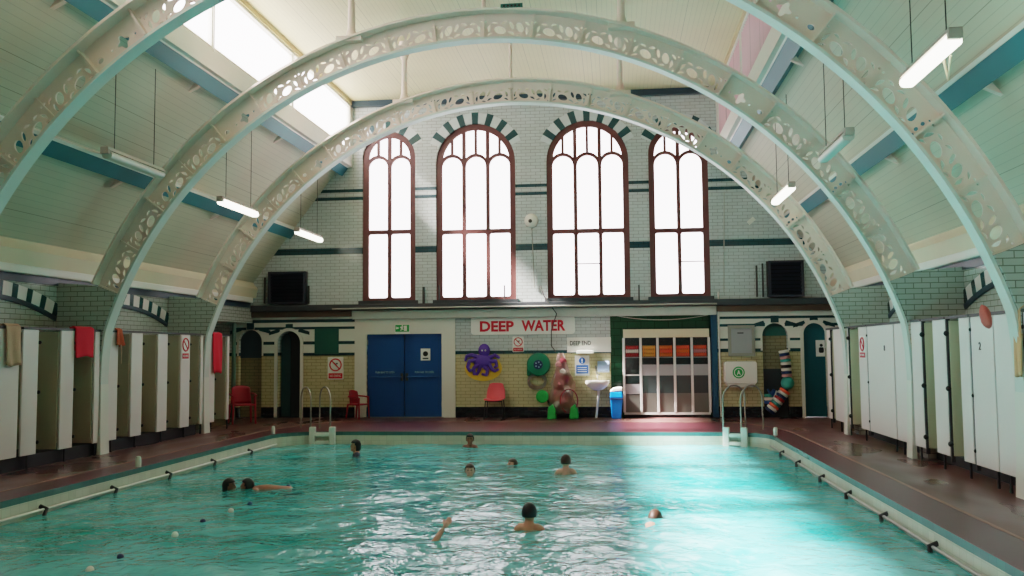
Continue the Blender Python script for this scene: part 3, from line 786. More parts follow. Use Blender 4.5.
def make_arch_parts(root):
    outer = arc_pts(RI+.015, TH0, pi-TH0, 80)+arc_pts(RO-.015, pi-TH0, TH0, 80)
    hs = []
    for i in range(NP): hs += panel_holes(i)
    me = plate_mesh(outer, hs, .03)
    me.transform(Matrix(((1, 0, 0, 0), (0, 0, 1, -.015), (0, 1, 0, 0), (0, 0, 0, 1)))); me.flip_normals()
    finish(me, 'pierced_web', 'arch_paint', root, local=True)
    # flanges: strips sweeping the arch; the inner one runs on down to the deck
    def strip(r0, r1, hw, a0, legs, nm, m):
        path0 = arc_pts(r0, a0, pi-a0, 96); path1 = arc_pts(r1, a0, pi-a0, 96)
        if legs:
            x = r0*cos(a0); xx = r1*cos(a0)
            leg = [(.07, 0), (.068, .7), (.062, 1.2), (.045, 1.55), (.022, 1.8)]
            path0 = [(x+d, z) for d, z in leg]+path0+[(-x-d, z) for d, z in leg[::-1]]
            path1 = [(xx+d, z) for d, z in leg]+path1+[(-xx-d, z) for d, z in leg[::-1]]
        n = len(path0); vs = []
        for (x0, z0), (x1, z1) in zip(path0, path1): vs += [(x0, -hw, z0), (x0, hw, z0), (x1, hw, z1), (x1, -hw, z1)]
        fs = []
        for i in range(n-1):
            for k in range(4): fs.append((i*4+k, i*4+(k+1) % 4, (i+1)*4+(k+1) % 4, (i+1)*4+k))
        fs += [(0, 1, 2, 3), ((n-1)*4+3, (n-1)*4+2, (n-1)*4+1, (n-1)*4)]
        me = bpy.data.meshes.new(nm); me.from_pydata(vs, [], fs); finish(me, nm, m, root, smooth=True, local=True)
    strip(RI-.02, RI+.015, .105, asin(1.95/RI), True, 'inner_flange', 'flange_paint')
    strip(RO-.015, RO+.02, .2, TH0, False, 'outer_flange', 'arch_paint')
    for i in range(NP+1):
        a = TH0+i*DTH; d = Vector((cos(a), 0, sin(a))); t = Vector((-sin(a), 0, cos(a))); b = MB()
        wide = .12 if i in (4, 5, NP-4, NP-5, 2, NP-2) else .05
        for w0, w1, y0, y1 in ((-.012, .012, -wide, wide),):
            vs = [d*r+t*w+Vector((0, y, 0)) for r in (RI+.016, RO-.016) for w in (w0, w1) for y in (y0, y1)]
            b.add(vs, [(0, 1, 3, 2), (4, 6, 7, 5), (0, 4, 5, 1), (2, 3, 7, 6), (0, 2, 6, 4), (1, 5, 7, 3)])
        me = bpy.data.meshes.new('stiffener'); me.from_pydata(b.v, [], b.f); finish(me, 'stiffener', 'arch_paint', root, local=True)
    for s in (-1, 1):
        # brick pier at the foot
        P = [(s*(RI+.02)*cos(a), (RI+.02)*sin(a)) for a in [TH0+(asin(1.95/RI)-TH0)*i/8 for i in range(9)]]
        P += [(s*(CUB+.16), 1.95), (s*(CUB+.16), 0), (s*WALL, 0), (s*WALL, 2.72), (s*RO*cos(TH0), RO*sin(TH0)-.02)]
        b = MB().prism(P, -.13, .2); me = bpy.data.meshes.new('brick_pier'); me.from_pydata(b.v, [], b.f); finish(me, 'brick_pier', 'brick_pier', root, local=True)
        # tapering cast foot in front of the pier
        x = (RI-.02)*cos(asin(1.95/RI))+.066; b = MB()
        vs = []
        for z, hw, dx in ((0, .125, .03), (.45, .112, .012), (1.1, .107, .0)):
            vs += [(s*(x-.008-dx), -hw, z), (s*(x-.008-dx), hw, z), (s*(x+.03), hw, z), (s*(x+.03), -hw, z)]
        b.add(vs, [(0, 1, 2, 3), (8, 11, 10, 9)]+[(i*4+k, i*4+(k+1) % 4, (i+1)*4+(k+1) % 4, (i+1)*4+k) for i in range(2) for k in range(4)])
        me = bpy.data.meshes.new('cast_foot'); me.from_pydata(b.v, [], b.f); finish(me, 'cast_foot', 'white_paint', root, local=True)
        # gussets carrying the purlins
        for X, Z in ((5.88, 4.46), (4.58, 5.98)):
            a = atan2(Z, X); u = Vector((-(WALL-SKX), 3.2)).normalized(); c = Vector((X, Z))
            er = Vector((cos(a), sin(a))); ra = c.length
            k0, k1 = er*(RO+.01), er*(ra-.02)
            tt = Vector((-er.y, er.x))
            b = MB()
            q1, q2 = c-u*.12, c-u*.30; nn = Vector((-3.2, -(WALL-SKX))).normalized()
            b.prism([(s*p.x, p.y) for p in (q1+nn*.04, q1-nn*.05, q2-nn*.05)], -.04, .04)
            me = bpy.data.meshes.new('gusset'); me.from_pydata(b.v, [], b.f); finish(me, 'gusset', 'arch_paint', root, local=True)
        # turned posts up to the flat ceiling
        X = s*2.12; zb_ = sqrt(RO**2-X*X)
        prof = [(.13, 0), (.13, .05), (.085, .09), (.075, .14), (.06, .2), (.055, .5), (.05, .86), (.075, .9), (.1, 1.), (.1, 7.715-zb_)]
        b = MB().lathe(prof, (X, 0, zb_), seg=16); b.box(X-.2, X+.2, -.16, .16, zb_-.04, zb_+.04)
        me = bpy.data.meshes.new('post'); me.from_pydata(b.v, [], b.f); finish(me, 'post', 'arch_paint', root, local=True, smooth=True)
    b = MB().lathe([(.06, 0), (.06, .04), (.035, .07), (.035, 7.71-RO-.02)], (0, 0, RO+.02), seg=12)
    me = bpy.data.meshes.new('post'); me.from_pydata(b.v, [], b.f); finish(me, 'post', 'arch_paint', root, local=True, smooth=True)
labs = ['nearest white pierced iron roof arch, its crown cut off by the top of the view', 'middle white pierced iron roof arch spanning the pool hall', 'farthest white pierced iron roof arch, just in front of the tall windows']
root = thing('roof_arch', labs[0], 'arch', (0, YA[0], 0), 'iron arches over the pool')
make_arch_parts(root)
for y, lb in zip(YA[1:], labs[1:]):
    r = root.copy(); COL.objects.link(r); r.location = (0, y, 0); r['label'] = lb
    for ch in list(root.children):
        c = ch.copy(); COL.objects.link(c); c.parent = r
pl = thing('ceiling_plate', 'small dark green plate with pale marks above the middle arch crown', 'sign', (0, YA[1]-.2, RO+.02))
x0, z0 = bw(500.5, 8.3, YA[1]-.2); x1, z1 = bw(522.5, 2.8, YA[1]-.2)
MB().box(x0, x1, YA[1]-.2, YA[1]-.17, z0, z1).build('plate', 'green_panel', pl)
for k in range(5):
    xx = x0+(x1-x0)*(.12+.17*k); MB().box(xx, xx+.03, YA[1]-.205, YA[1]-.199, z0+.02, z1-.02).build('mark', 'sign_black', pl)

# ------------------------------------------------------------------ changing cubicles
MID = 'cubicle'
def cubicle(side, label, panels, openings, doors=(), group=None, num=None, post=None):
    """panels/openings/doors are (y_near, y_far) pairs along the front plane"""
    s = -1 if side == 'L' else 1
    allv = list(panels)+list(openings)+list(doors); y0 = min(a for a, b_ in allv); y1 = max(b_ for a, b_ in allv)
    t = thing('changing_cubicle', label, 'changing cubicle', (s*CUB, (y0+y1)/2, 0), group)
    fx = sorted((s*CUB, s*(CUB+.03)))
    for a, b_ in panels:
        MB().box(*fx, a+.008, b_-.008, .19, 1.93).build('front_panel', 'panel_white', t, bevel=.006)
        MB().box(*sorted((s*(CUB+.004), s*(CUB+.026))), (a+b_)/2-.015, (a+b_)/2+.015, 0, .19).build('foot', 'black_rubber', t)
    for a, b_ in openings:
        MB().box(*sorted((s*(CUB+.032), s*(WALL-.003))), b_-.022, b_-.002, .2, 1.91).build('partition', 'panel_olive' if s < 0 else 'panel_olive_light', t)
        for zz in (.35, 1.05, 1.75):
            MB().sphere((s*(CUB+.0), (b_ if s > 0 else a+.012), zz), .036 if s > 0 else .026, 10, 6).build('hinge_block', 'black_rubber', t, smooth=True)
        if s > 0: MB().box(*sorted((s*(CUB+.002), s*(CUB+.05))), b_-.002, b_+.03, .12, 1.93).build('gap_shade_strip', 'dark_rail', t)  # dark strip imitating the shaded interior seen through the gap
    for a, b_ in doors:
        d = MB().box(*fx, a+.01, b_-.01, .19, 1.93).build('door', 'panel_white', t, bevel=.006)
        for zz in (.35, 1.0, 1.78):
            MB().sphere((s*(CUB+.005), b_-.002 if s > 0 else a+.01, zz), .026, 10, 6).build('hinge_block', 'black_rubber', d, smooth=True)
        if s > 0: MB().box(*sorted((s*(CUB+.006), s*(CUB+.05))), b_-.012, b_+.03, .12, 1.93).build('gap_shade_strip', 'dark_rail', t)  # dark strip for the same gap shade beside the door
        if num:
            ch, yy, zz = num
            text('number', ch, s*(CUB-.003), yy, zz, .058, .09, 'sign_black', d, face='-X' if s > 0 else '+X', label='small dark painted number')
        MB().box(*sorted((s*(CUB+.004), s*(CUB+.026))), a+.05, a+.08, 0, .19).build('foot', 'black_rubber', t)
    # head rail over this unit
    MB().box(*sorted((s*(CUB-.012), s*(CUB+.045))), y0, y1, 1.932, 1.965).build('head_rail', 'dark_rail', t)
    return t
G1 = 'changing cubicles along the left side'; G2 = 'changing cubicles along the right side'
cubicle('L', 'white cubicle door under the beige towel at the left edge of the view', [], [], [(-10.75, -9.79)], G1)
cubicle('L', 'changing cubicle between the beige towel and the red towel, with an olive opening', [(-9.73, -9.38)], [(-9.38, -8.87)], (), G1)
cubicle('L', 'changing cubicle with the red towel hung over its olive opening', [(-8.87, -8.53), (-8.0, -7.85)], [(-8.53, -8.0)], (), G1)
cubicle('L', 'changing cubicle just beyond the middle arch foot, orange cloth on its head rail', [(-7.61, -7.32)], [(-7.32, -6.92)], (), G1)
cubicle('L', 'second cubicle beyond the middle arch foot, two before the no diving sign', [(-6.92, -6.55)], [(-6.55, -6.03)], (), G1)
cubicle('L', 'changing cubicle next before the white panel with the no diving sign', [(-6.03, -5.67)], [(-5.67, -5.18)], (), G1)
cubicle('L', 'changing cubicle carrying the small no diving sign on its white panel', [(-5.18, -4.8), (-4.36, -4.24)], [(-4.8, -4.36)], (), G1)
cubicle('L', 'last left cubicle by the end wall, beside the hanging red cloth', [(-4.0, -3.71), (-3.14, -3.02)], [(-3.71, -3.14)], (), G1)
cubicle('R', 'white cubicle door under the peach towel at the right edge of the view', [], [], [(-12.3, -11.43)], G2)
yy = hit(980, 346, 0, 6.15)
cubicle('R', 'white right-hand cubicle door with a dark 2 on it', [(-11.18, -10.69)], [], [(-10.68, -10.03)], G2, num=('2', yy.y, yy.z))
cubicle('R', 'first right-hand cubicle beyond the numbered 2 door, with a pale olive opening', [(-9.99, -9.66)], [(-9.66, -9.24)], (), G2)
cubicle('R', 'right-hand cubicle with an opening, second beyond the numbered 2 door', [(-9.2, -8.73)], [(-8.73, -8.32)], (), G2)
cubicle('R', 'right-hand cubicle just before the middle arch foot, with a pale grey edge', [(-8.28, -7.85)], [], (), G2)
yy = hit(884.5, 348, 0, 6.15)
cubicle('R', 'widest white cubicle door on the right, just beyond the middle arch foot', [(-7.61, -7.05)], [], [(-7.02, -5.58)], G2, num=('8', yy.y, yy.z))
cubicle('R', 'right-hand cubicle with the small red and white sign on its narrow panel', [(-5.54, -5.03), (-4.34, -4.24)], [(-5.03, -4.34)], (), G2)
cubicle('R', 'last right-hand cubicle beside the teal arched door', [(-4.0, -3.2), (-2.95, -2.65)], [(-3.2, -2.96)], (), G2)
# added dark strips imitating the shade in the gap under the cubicle fronts
struct(MB().box(-WALL, -CUB-.06, YN, -4.4, 0, .185).build('floor_gap_shade_left', 'black_rubber'))
struct(MB().box(CUB+.28, WALL, YN, -4.4, 0, .13).build('floor_gap_shade_right', 'slate'))

# ------------------------------------------------------------------ towels and cloths over the cubicles
def drape(name, label, cat, m, side, y0, y1, z0, ztop=1.985, front=.02, back=.35, seed=1, taper=0, wav=.02):
    s = -1 if side == 'L' else 1; b = MB(); nu, nv = 14, 18
    X0 = s*(CUB-.012)
    vs = []
    for i in range(nu+1):
        u = i/nu; y = y0+(y1-y0)*u
        path = []
        for j in range(nv+1):
            v = j/nv
            L1 = ztop-z0
            if v < .62:
                z = z0+(ztop-.01-z0)*(v/.62); x = X0-s*(.016+wav*(1+sin(u*9+seed+z*3))*(1-v/.62))
                yy = y+(.5-u)*taper*(v/.62)
            elif v < .72:
                a = (v-.62)/.1*pi; x = X0+s*(.03-.046*cos(a)); z = ztop+.012*sin(a)-.0; yy = y+(.5-u)*taper
            else:
                z = ztop-(v-.72)/.28*back; x = X0+s*.078; yy = y+(.5-u)*taper
            z += .012*sin(u*7+seed) if v < .1 else 0
            vs.append((x, yy, z))
    fs = [(i*(nv+1)+j, i*(nv+1)+j+1, (i+1)*(nv+1)+j+1, (i+1)*(nv+1)+j) for i in range(nu) for j in range(nv)]
    b.add(vs, fs); o = b.build(name, m, smooth=True)
    md = o.modifiers.new('thick', 'SOLIDIFY'); md.thickness = .012; md.offset = 0
    return tag(o, label, cat)
pz = lambda px, py, X: hit(px, py, 0, X)
a, c = pz(5, 340, -6.13), pz(19.5, 340, -6.13)
drape('towel', 'beige towel hung over the leftmost cubicle door', 'towel', 'beige_towel', 'L', a.y, c.y, pz(12, 366, -6.13).z, seed=2)
a, c = pz(75, 340, -6.13), pz(93, 340, -6.13)
drape('towel', 'square bright red towel hung over a left-hand cubicle opening', 'towel', 'red_towel', 'L', a.y, c.y, pz(85, 357, -6.13).z, seed=4, wav=.008)
a, c = pz(115, 340, -6.13), pz(123, 340, -6.13)
drape('cloth', 'small orange cloth hung beside the middle arch foot on the left', 'cloth', 'orange_cloth', 'L', a.y, c.y, pz(120, 346, -6.13).z, seed=1, taper=.1)
b = MB().tube([pz(121, 345, -6.1), pz(121.5, 352, -6.1), pz(121, 364, -6.1)], [.012, .01, .006], 8)
o = b.build('cord', 'beige_towel'); tag(o, 'thin tan cord dangling under the orange cloth', 'cord')
a, c = pz(212.5, 340, -6.13), pz(221.5, 340, -6.13)
drape('cloth', 'long narrow red cloth hung by the farthest arch foot on the left', 'cloth', 'red_towel', 'L', a.y, c.y, pz(217, 373, -6.13).z, seed=5)
a, c = pz(1013.5, 340, 6.13), pz(1022, 340, 6.13)
drape('towel', 'peach towel hanging long over the cubicle at the right edge', 'towel', 'peach_towel', 'R', a.y-.05, c.y-.0, pz(1017, 376, 6.13).z, seed=3, wav=.008)
p0, p1 = pz(988, 309, 6.0), pz(999, 325, 6.0)
b = MB(); b.sphere((0, 0, 0), 1, 14, 10); 
mc = (p0+p1)/2
o = b.build('cloth', 'sign_red', smooth=True)
for v in o.data.vertices:
    x, y, z = v.co; r = 1+.12*noise.noise(Vector((x*2, y*2, z*2)))
    L = Vector((x*.05*r, y*.085*r, z*.155*r)); L.rotate(Matrix.Rotation(radians(-38), 3, 'X')); v.co = mc+L+Vector((-.08, 0, 0))
o.data.materials.clear(); o.data.materials.append(mat('rust_cloth', S(182, 92, 84), .9, bump=.3, scale=50))
tag(o, 'bundled rust red cloth tucked at the nearest arch foot on the right', 'cloth')

# ------------------------------------------------------------------ signs on the end wall
def nodiving(name, label, px0, py0, px1, py1, Y=-.012, plane=None):
    x0, z1 = bw(px0, py0); x1, z0 = bw(px1, py1); w_ = x1-x0; hh = z1-z0; cx = (x0+x1)/2
    t = thing(name, label, 'sign', (cx, Y, z0))
    MB().prism(rrect(x0, x1, z0, z1, .02, 3), Y-.006, Y+.01).build('board', 'sign_white', t)
    r = min(w_*.40, hh*.30); cz = z0+hh*.65
    me = plate_mesh(disc(cx, cz, r, 32), [disc(cx, cz, r*.8, 32)], .005); me.transform(Matrix(((1, 0, 0, 0), (0, 0, 1, Y-.011), (0, 1, 0, 0), (0, 0, 0, 1)))); finish(me, 'red_ring', 'sign_red', t)
    d = Vector((.707, -.707)); p = Vector((.707, .707))
    q = [Vector((cx, cz))+d*r*.9*i+p*r*.09*j for i, j in ((-1, -1), (1, -1), (1, 1), (-1, 1))]
    MB().prism([tuple(v) for v in q], Y-.012, Y-.006).build('red_slash', 'sign_red', t)
    # diving figure
    b = MB().prism([(cx-r*.5, cz+r*.45), (cx-r*.35, cz+r*.5), (cx+r*.1, cz+r*.12), (cx+r*.42, cz-r*.32), (cx+r*.34, cz-r*.4), (cx, cz-r*.06), (cx-r*.2, cz+r*.1)], Y-.0105, Y-.006); b.build('diver', 'sign_black', t)
    MB().prism(disc(cx+r*.22, cz+r*.2, r*.13, 12), Y-.0105, Y-.006).build('diver_head', 'sign_black', t)
    MB().prism(rrect(x0+w_*.06, x1-w_*.06, z0+hh*.05, z0+hh*.28, .015, 3), Y-.0115, Y-.006).build('red_banner', 'sign_red', t)
    text('lettering', 'NO DIVING', cx, Y-.013, z0+hh*.165, w_*.7, hh*.10, 'sign_white', t, .004)
    return t
nodiving('no_diving_sign', 'larger red and white no diving sign left of the blue doors', 328, 357, 343.5, 379.5)
nodiving('no_diving_sign', 'smaller no diving sign under the red deep water lettering', 512.5, 336.5, 524, 352)
# the same sign on a left cubicle panel
def panelsign(name, label, side, px0, py0, px1, py1):
    s = -1 if side == 'L' else 1; X = s*(CUB-.004)
    a, c = hit(px0, py0, 0, X), hit(px1, py1, 0, X); y0, y1 = sorted((a.y, c.y)); z1, z0 = a.z, c.z; hh = z1-z0; cy = (y0+y1)/2
    t = thing(name, label, 'sign', (X, cy, z0)); f = lambda k: sorted((X, X-s*k))
    MB().box(*f(.005), y0, y1, z0, z1).build('board', 'sign_white', t)
    r = min((y1-y0)*.42, hh*.28); cz = z0+hh*.64
    ring = [(cy+r*cos(a), cz+r*sin(a)) for a in [2*pi*i/24 for i in range(24)]]
    b = MB(); b.tube([(X-s*.008, y, z) for y, z in ring], .014, 6, closed=True); b.build('red_ring', 'sign_red', t)
    b = MB(); b.tube([(X-s*.008, cy-r*.7*-s, cz+r*.7), (X-s*.008, cy+r*.7*-s, cz-r*.7)], .011, 6); b.build('red_slash', 'sign_red', t)
    MB().box(*f(.011), y0+.02, y1-.02, z0+hh*.06, z0+hh*.28).build('red_banner', 'sign_red', t)
    text('lettering', 'NO DIVING', X-s*.012, cy, z0+hh*.17, (y1-y0)*.7, hh*.09, 'sign_white', t, .003, face='-X' if s > 0 else '+X')
panelsign('no_diving_sign', 'no diving sign on a white panel of the left cubicles', 'L', 182, 336, 188.6, 360)
panelsign('no_diving_sign', 'no diving sign on a narrow panel of the right cubicles', 'R', 859.6, 336, 866, 359)
# DEEP WATER
x0, z1 = bw(471, 317); x1, z0 = bw(575, 334); t = thing('depth_sign', 'long white board reading DEEP WATER in red above the octopus', 'sign', ((x0+x1)/2, -.02, z0))
MB().prism(rrect(x0, x1, z0, z1, .08, 5), -.025, -.002).build('board', 'sign_white', t)
def word(txt, pxa, pxb, pya, pyb, m='sign_red'):
    a, zt = bw(pxa, pya); c, zb_ = bw(pxb, pyb)
    text('lettering', txt, (a+c)/2, -.029, (zt+zb_)/2, c-a, zt-zb_, m, t, .006, .035)
word('DEEP', 480, 514, 321.3, 331.4); word('WATER', 521.5, 565.5, 320.3, 330.8)
# octopus wall figure
ox, oz = bw(483, 362); t = thing('octopus_figure', 'flat purple octopus on a yellow disc mounted on the wall', 'wall decoration', (ox, -.02, bw(483, 381)[1]))
def P2(px, py): return bw(px, py)
q = []
cx, cz = bw(483.5, 368); rx = bw(502, 368)[0]-cx; rz = cz-bw(483, 381)[1]
MB().prism([(cx+rx*cos(2*pi*i/40), cz+rz*sin(2*pi*i/40)) for i in range(40)], -.03, -.004).build('yellow_disc', 'yellow', t)
b = MB(); hx, hz = bw(484.5, 350.5); b.sphere((hx, -.05, hz), .14, 18, 12, (1.0, .35, 1.15)); b.sphere((bw(483, 361)[0], -.05, bw(483, 361)[1]), .2, 18, 12, (1.15, .3, .8)); b.build('head', 'purple', t, smooth=True)
arms = [[(478, 357), (472, 355), (467, 356), (465.5, 361)], [(476, 360), (470, 361), (468, 367), (470, 371), (474, 369)], [(479, 364), (474, 368), (474.5, 374), (479, 373)], [(484, 366), (488, 370), (487, 375), (482, 374)],
        [(489, 364), (492, 369), (495, 371), (499, 369)], [(490, 361), (496, 361), (497, 366), (494, 367)], [(490, 358), (495, 355), (500, 358)], [(481, 365), (479, 371), (477, 375)]]
for A in arms:
    pts = []
    for i in range(len(A)-1):
        for k in range(4):
            u = k/4; p = (A[i][0]*(1-u)+A[i+1][0]*u, A[i][1]*(1-u)+A[i+1][1]*u); x, z = bw(*p); pts.append((x, -.05, z))
    x, z = bw(*A[-1]); pts.append((x, -.05, z))
    MB().tube(pts, [.055-.03*i/len(pts) for i in range(len(pts))], 8).build('tentacle', 'purple', t, smooth=True)
for dx in (-.045, .035): MB().sphere((hx+dx, -.1, hz+.0), .022, 10, 6).build('eye', 'sign_white', t, smooth=True)
# small DEEP END panel with shelf
x0, z1 = bw(567, 337.5); x1, z0 = bw(611, 352); t = thing('depth_sign', 'plain white panel with small dark DEEP END wording above the blue notice', 'sign', ((x0+x1)/2, -.01, z0))
MB().box(x0, x1, -.012, 0, z0, z1).build('board', 'sign_white', t)
a, zt = bw(570, 341.2); c, zb_ = bw(591, 345); text('lettering', 'DEEP END', (a+c)/2, -.015, (zt+zb_)/2, c-a, (zt-zb_)*1.1, 'sign_black', t, .004, .02)
a, zt = bw(577, 350.5); c, zb_ = bw(594, 353.5); o = MB().box(a, c, -.2, -.013, zb_, zt).build('shelf', 'grey_ledge', bevel=.008); tag(o, 'narrow grey shelf above the blue notice on the wall', 'shelf')
x0, z1 = bw(574.8, 355.5); x1, z0 = bw(589.5, 375.5); t = thing('blue_notice', 'blue and white instruction notice beside the washbasin', 'sign', ((x0+x1)/2, -.01, z0)); hh = z1-z0
MB().box(x0, x1, -.012, -.001, z0, z1).build('board', 'sign_white', t)
cx = (x0+x1)/2
MB().prism(disc(cx, z0+hh*.74, hh*.16, 24), -.018, -.012).build('blue_disc', 'sign_blue', t)
MB().box(cx-.012, cx+.012, -.022, -.017, z0+hh*.70, z0+hh*.84).build('exclamation_stroke', 'sign_white', t)
MB().prism(disc(cx, z0+hh*.65, .015, 10), -.022, -.017).build('exclamation_dot', 'sign_white', t)
MB().box(x0+.03, x1-.03, -.018, -.012, z0+hh*.1, z0+hh*.52).build('blue_panel', 'sign_blue', t)
for k in range(3): MB().box(x0+.06, x1-.06, -.021, -.017, z0+hh*(.18+.1*k), z0+hh*(.21+.1*k)).build('text_line', 'sign_white', t)
# green panel, left of doors
x0, z1 = bw(315, 328.5); x1, z0 = bw(339, 354); o = MB().box(x0, x1, -.035, -.018, z0, z1).build('blank_board', 'green_panel', bevel=.006); tag(o, 'blank dark green board on the wall above the larger no diving sign', 'board')
# steel notice case right
x0, z1 = bw(727.5, 325.5); x1, z0 = bw(755, 356); t = thing('notice_case', 'grey metal framed notice case above the white box on the right', 'notice case', ((x0+x1)/2, -.02, z0))
wall_plate('frame', [(x0, z0), (x1, z0), (x1, z1), (x0, z1)], [[(x0+.07, z0+.07), (x1-.07, z0+.07), (x1-.07, z1-.07), (x0+.07, z1-.07)]], -.07, .05, 'steel_dull', t)
MB().box(x0+.06, x1-.06, -.045, -.03, z0+.06, z1-.06).build('back_board', 'panel_grey', t)
MB().box((x0+x1)/2-.09, (x0+x1)/2+.05, -.05, -.044, z1-.19, z1-.165).build('paper_mark', 'sign_black', t)

# ------------------------------------------------------------------ ledge services
def pipe(name, label, pts, r, m, cat='pipe'):
    o = MB().tube(pts, r, 10).build(name, m, smooth=True); return tag(o, label, cat)
za = bw(480, 307.5)[1]
pipe('pipe', 'long grey horizontal pipe along the ledge under the tall windows', [(bw(335, 307)[0], -.22, za), (bw(716, 307)[0], -.22, za)], .022, 'steel_dull')
x = bw(424, 300)[0]; pipe('pipe', 'short dark vertical pipe on the brick between the two left windows', [(x, -.05, bw(424, 310)[1]), (x, -.05, bw(424, 287)[1])], .03, 'cable_dark')
x = bw(233.5, 380, -.9)[0]; pipe('pipe', 'green vertical pipe in the left rear corner by the red chair', [(x, -.9, .0), (x, -.9, 2.28)], .05, 'pipe_green')
x = bw(715.5, 380)[0]; o = MB().box(x-.08, x+.06, -.06, .1, 0, bw(715, 312)[1]).build('recess_post', mat('post_blue', S(24, 70, 96), .4), bevel=.01); tag(o, 'dark blue upright post at the right of the green tiled recess', 'post')
pipe('pipe', 'thin white riser pipe right of the blue post', [(bw(720, 380)[0], -.05, .02), (bw(720, 380)[0], -.05, bw(720, 292)[1])], .018, 'white_paint')
P = []
for i in range(17):
    u = i/16; px = 612+u*96; py = 315+4.8*4*u*(1-u); x, z = bw(px, py, -.05); P.append((x, -.05, z))
pipe('slack_cable', 'slack pale cable sagging across the green tiled recess', P, .008, 'rope_grey', 'cable')
P = [bw(540, 286), bw(545, 297), bw(557, 314), bw(551.5, 330), bw(551.5, 346), bw(556, 352)]
pipe('wall_cable', 'dark cable running down the wall across the deep water sign', [(x, -.19 if 2 > i > 0 else (-.14 if i == 2 else -.04), z) for i, (x, z) in enumerate(P)], .012, 'cable_dark', 'cable')
for px in (440, 505, 639):
    x = bw(px, 295)[0]; z = bw(px, 303)[1]
    pipe('ledge_post', {440: 'small dark upright on the ledge at the second window from left', 505: 'small dark upright on the ledge below the second window, right side', 639: 'small dark upright on the ledge between the two right windows'}[px], [(x, -.1, z), (x, -.1, z+.42)], .018, 'cable_dark', 'post')
# alarm bell
x, z = bw(531.5, 220.8); t = thing('alarm_bell', 'round white alarm bell between the two middle windows', 'alarm bell', (x, -.05, z))
MB().lathe([(.17, 0), (.17, -.02), (.15, -.06), (.09, -.1), (.03, -.115)], (x, 0, z), 'Y', 24).build('gong', 'white_paint', t, smooth=True)
MB().lathe([(.045, 0), (.045, -.03), (.03, -.04)], (x-.02, -.1, z-.02), 'Y', 14).build('boss', 'cable_dark', t, smooth=True)
x2, z2 = bw(534.5, 288); pipe('bell_cord', 'thin grey cord hanging down from the alarm bell', [(x+.01, -.02, z-.17), ((x+x2)/2, -.02, (z+z2)/2), (x2, -.02, z2)], .01, 'steel_dull', 'cord')
x, z1 = bw(724, 192); z0 = bw(721, 292)[1]; pipe('cord', 'thin pale cord down the wall right of the tall windows', [(x, -.02, z1), (x-.03, -.02, (z0+z1)/2), (x-.06, -.02, z0)], .009, 'rope_grey', 'cord')
x, z = bw(751, 221); o = MB().box(-.09, .09, -.05, -.0, -.05, .05).build('wall_fitting', 'white_paint')
o.location = (x, -.002, z); o.rotation_euler = (0, radians(-40), 0); tag(o, 'small tilted white fitting high on the wall at the right', 'wall light')
# louvred vents
for px0, py0, px1, py1, lb in ((271, 272.5, 307.5, 304, 'dark louvred vent box on the ledge at the left of the tall windows'), (767, 261.5, 803, 297, 'dark louvred vent box on the ledge at the right of the tall windows')):
    x0, z1 = bw(px0, py0); x1, z0 = bw(px1, py1); t = thing('vent', lb, 'vent', ((x0+x1)/2, -.1, z0))
    wall_plate('case', [(x0, z0), (x1, z0), (x1, z1), (x0, z1)], [[(x0+.05, z0+.05), (x1-.05, z0+.05), (x1-.05, z1-.05), (x0+.05, z1-.05)]], -.2, .2, 'louvre', t)
    for k in range(9):
        zz = z0+.07+(z1-z0-.14)*k/8
        MB().add([(x0+.05, -.17, zz+.03), (x1-.05, -.17, zz+.03), (x1-.05, -.1, zz-.03), (x0+.05, -.1, zz-.03)], [(0, 1, 2, 3)]).build('slat', 'louvre', t)
    MB().box(x0+.04, x1-.04, -.05, -.03, z0+.04, z1-.04).build('back', 'black_rubber', t)
for k, px in enumerate((755.5, 761.5, 766)):
    x, z1 = bw(px, 266-2*k); z0 = bw(px, 293)[1]
    lb = ['leftmost short dark rod on the ledge beside the right vent', 'middle short dark rod on the ledge beside the right vent', 'short dark rod on the ledge touching the right vent'][k]
    pipe('rod', lb, [(x, -.12, z0-.1), (x, -.12, z1)], .022, 'cable_dark', 'rod')
for px, lb in ((266.5, 'short dark rod left of the left vent'), (310, 'short dark rod right of the left vent')):
    x, z1 = bw(px, 278 if px < 300 else 286); pipe('rod', lb, [(x, -.1, bw(px, 304)[1]), (x, -.1, z1)], .025, 'cable_dark', 'rod')
x, z = bw(248.5, 295); o = MB().sphere((x, -.1, z+.02), .07, 12, 8).build('alarm_light', 'red_plastic', smooth=True); tag(o, 'small red lamp on the ledge in the left rear corner', 'lamp')

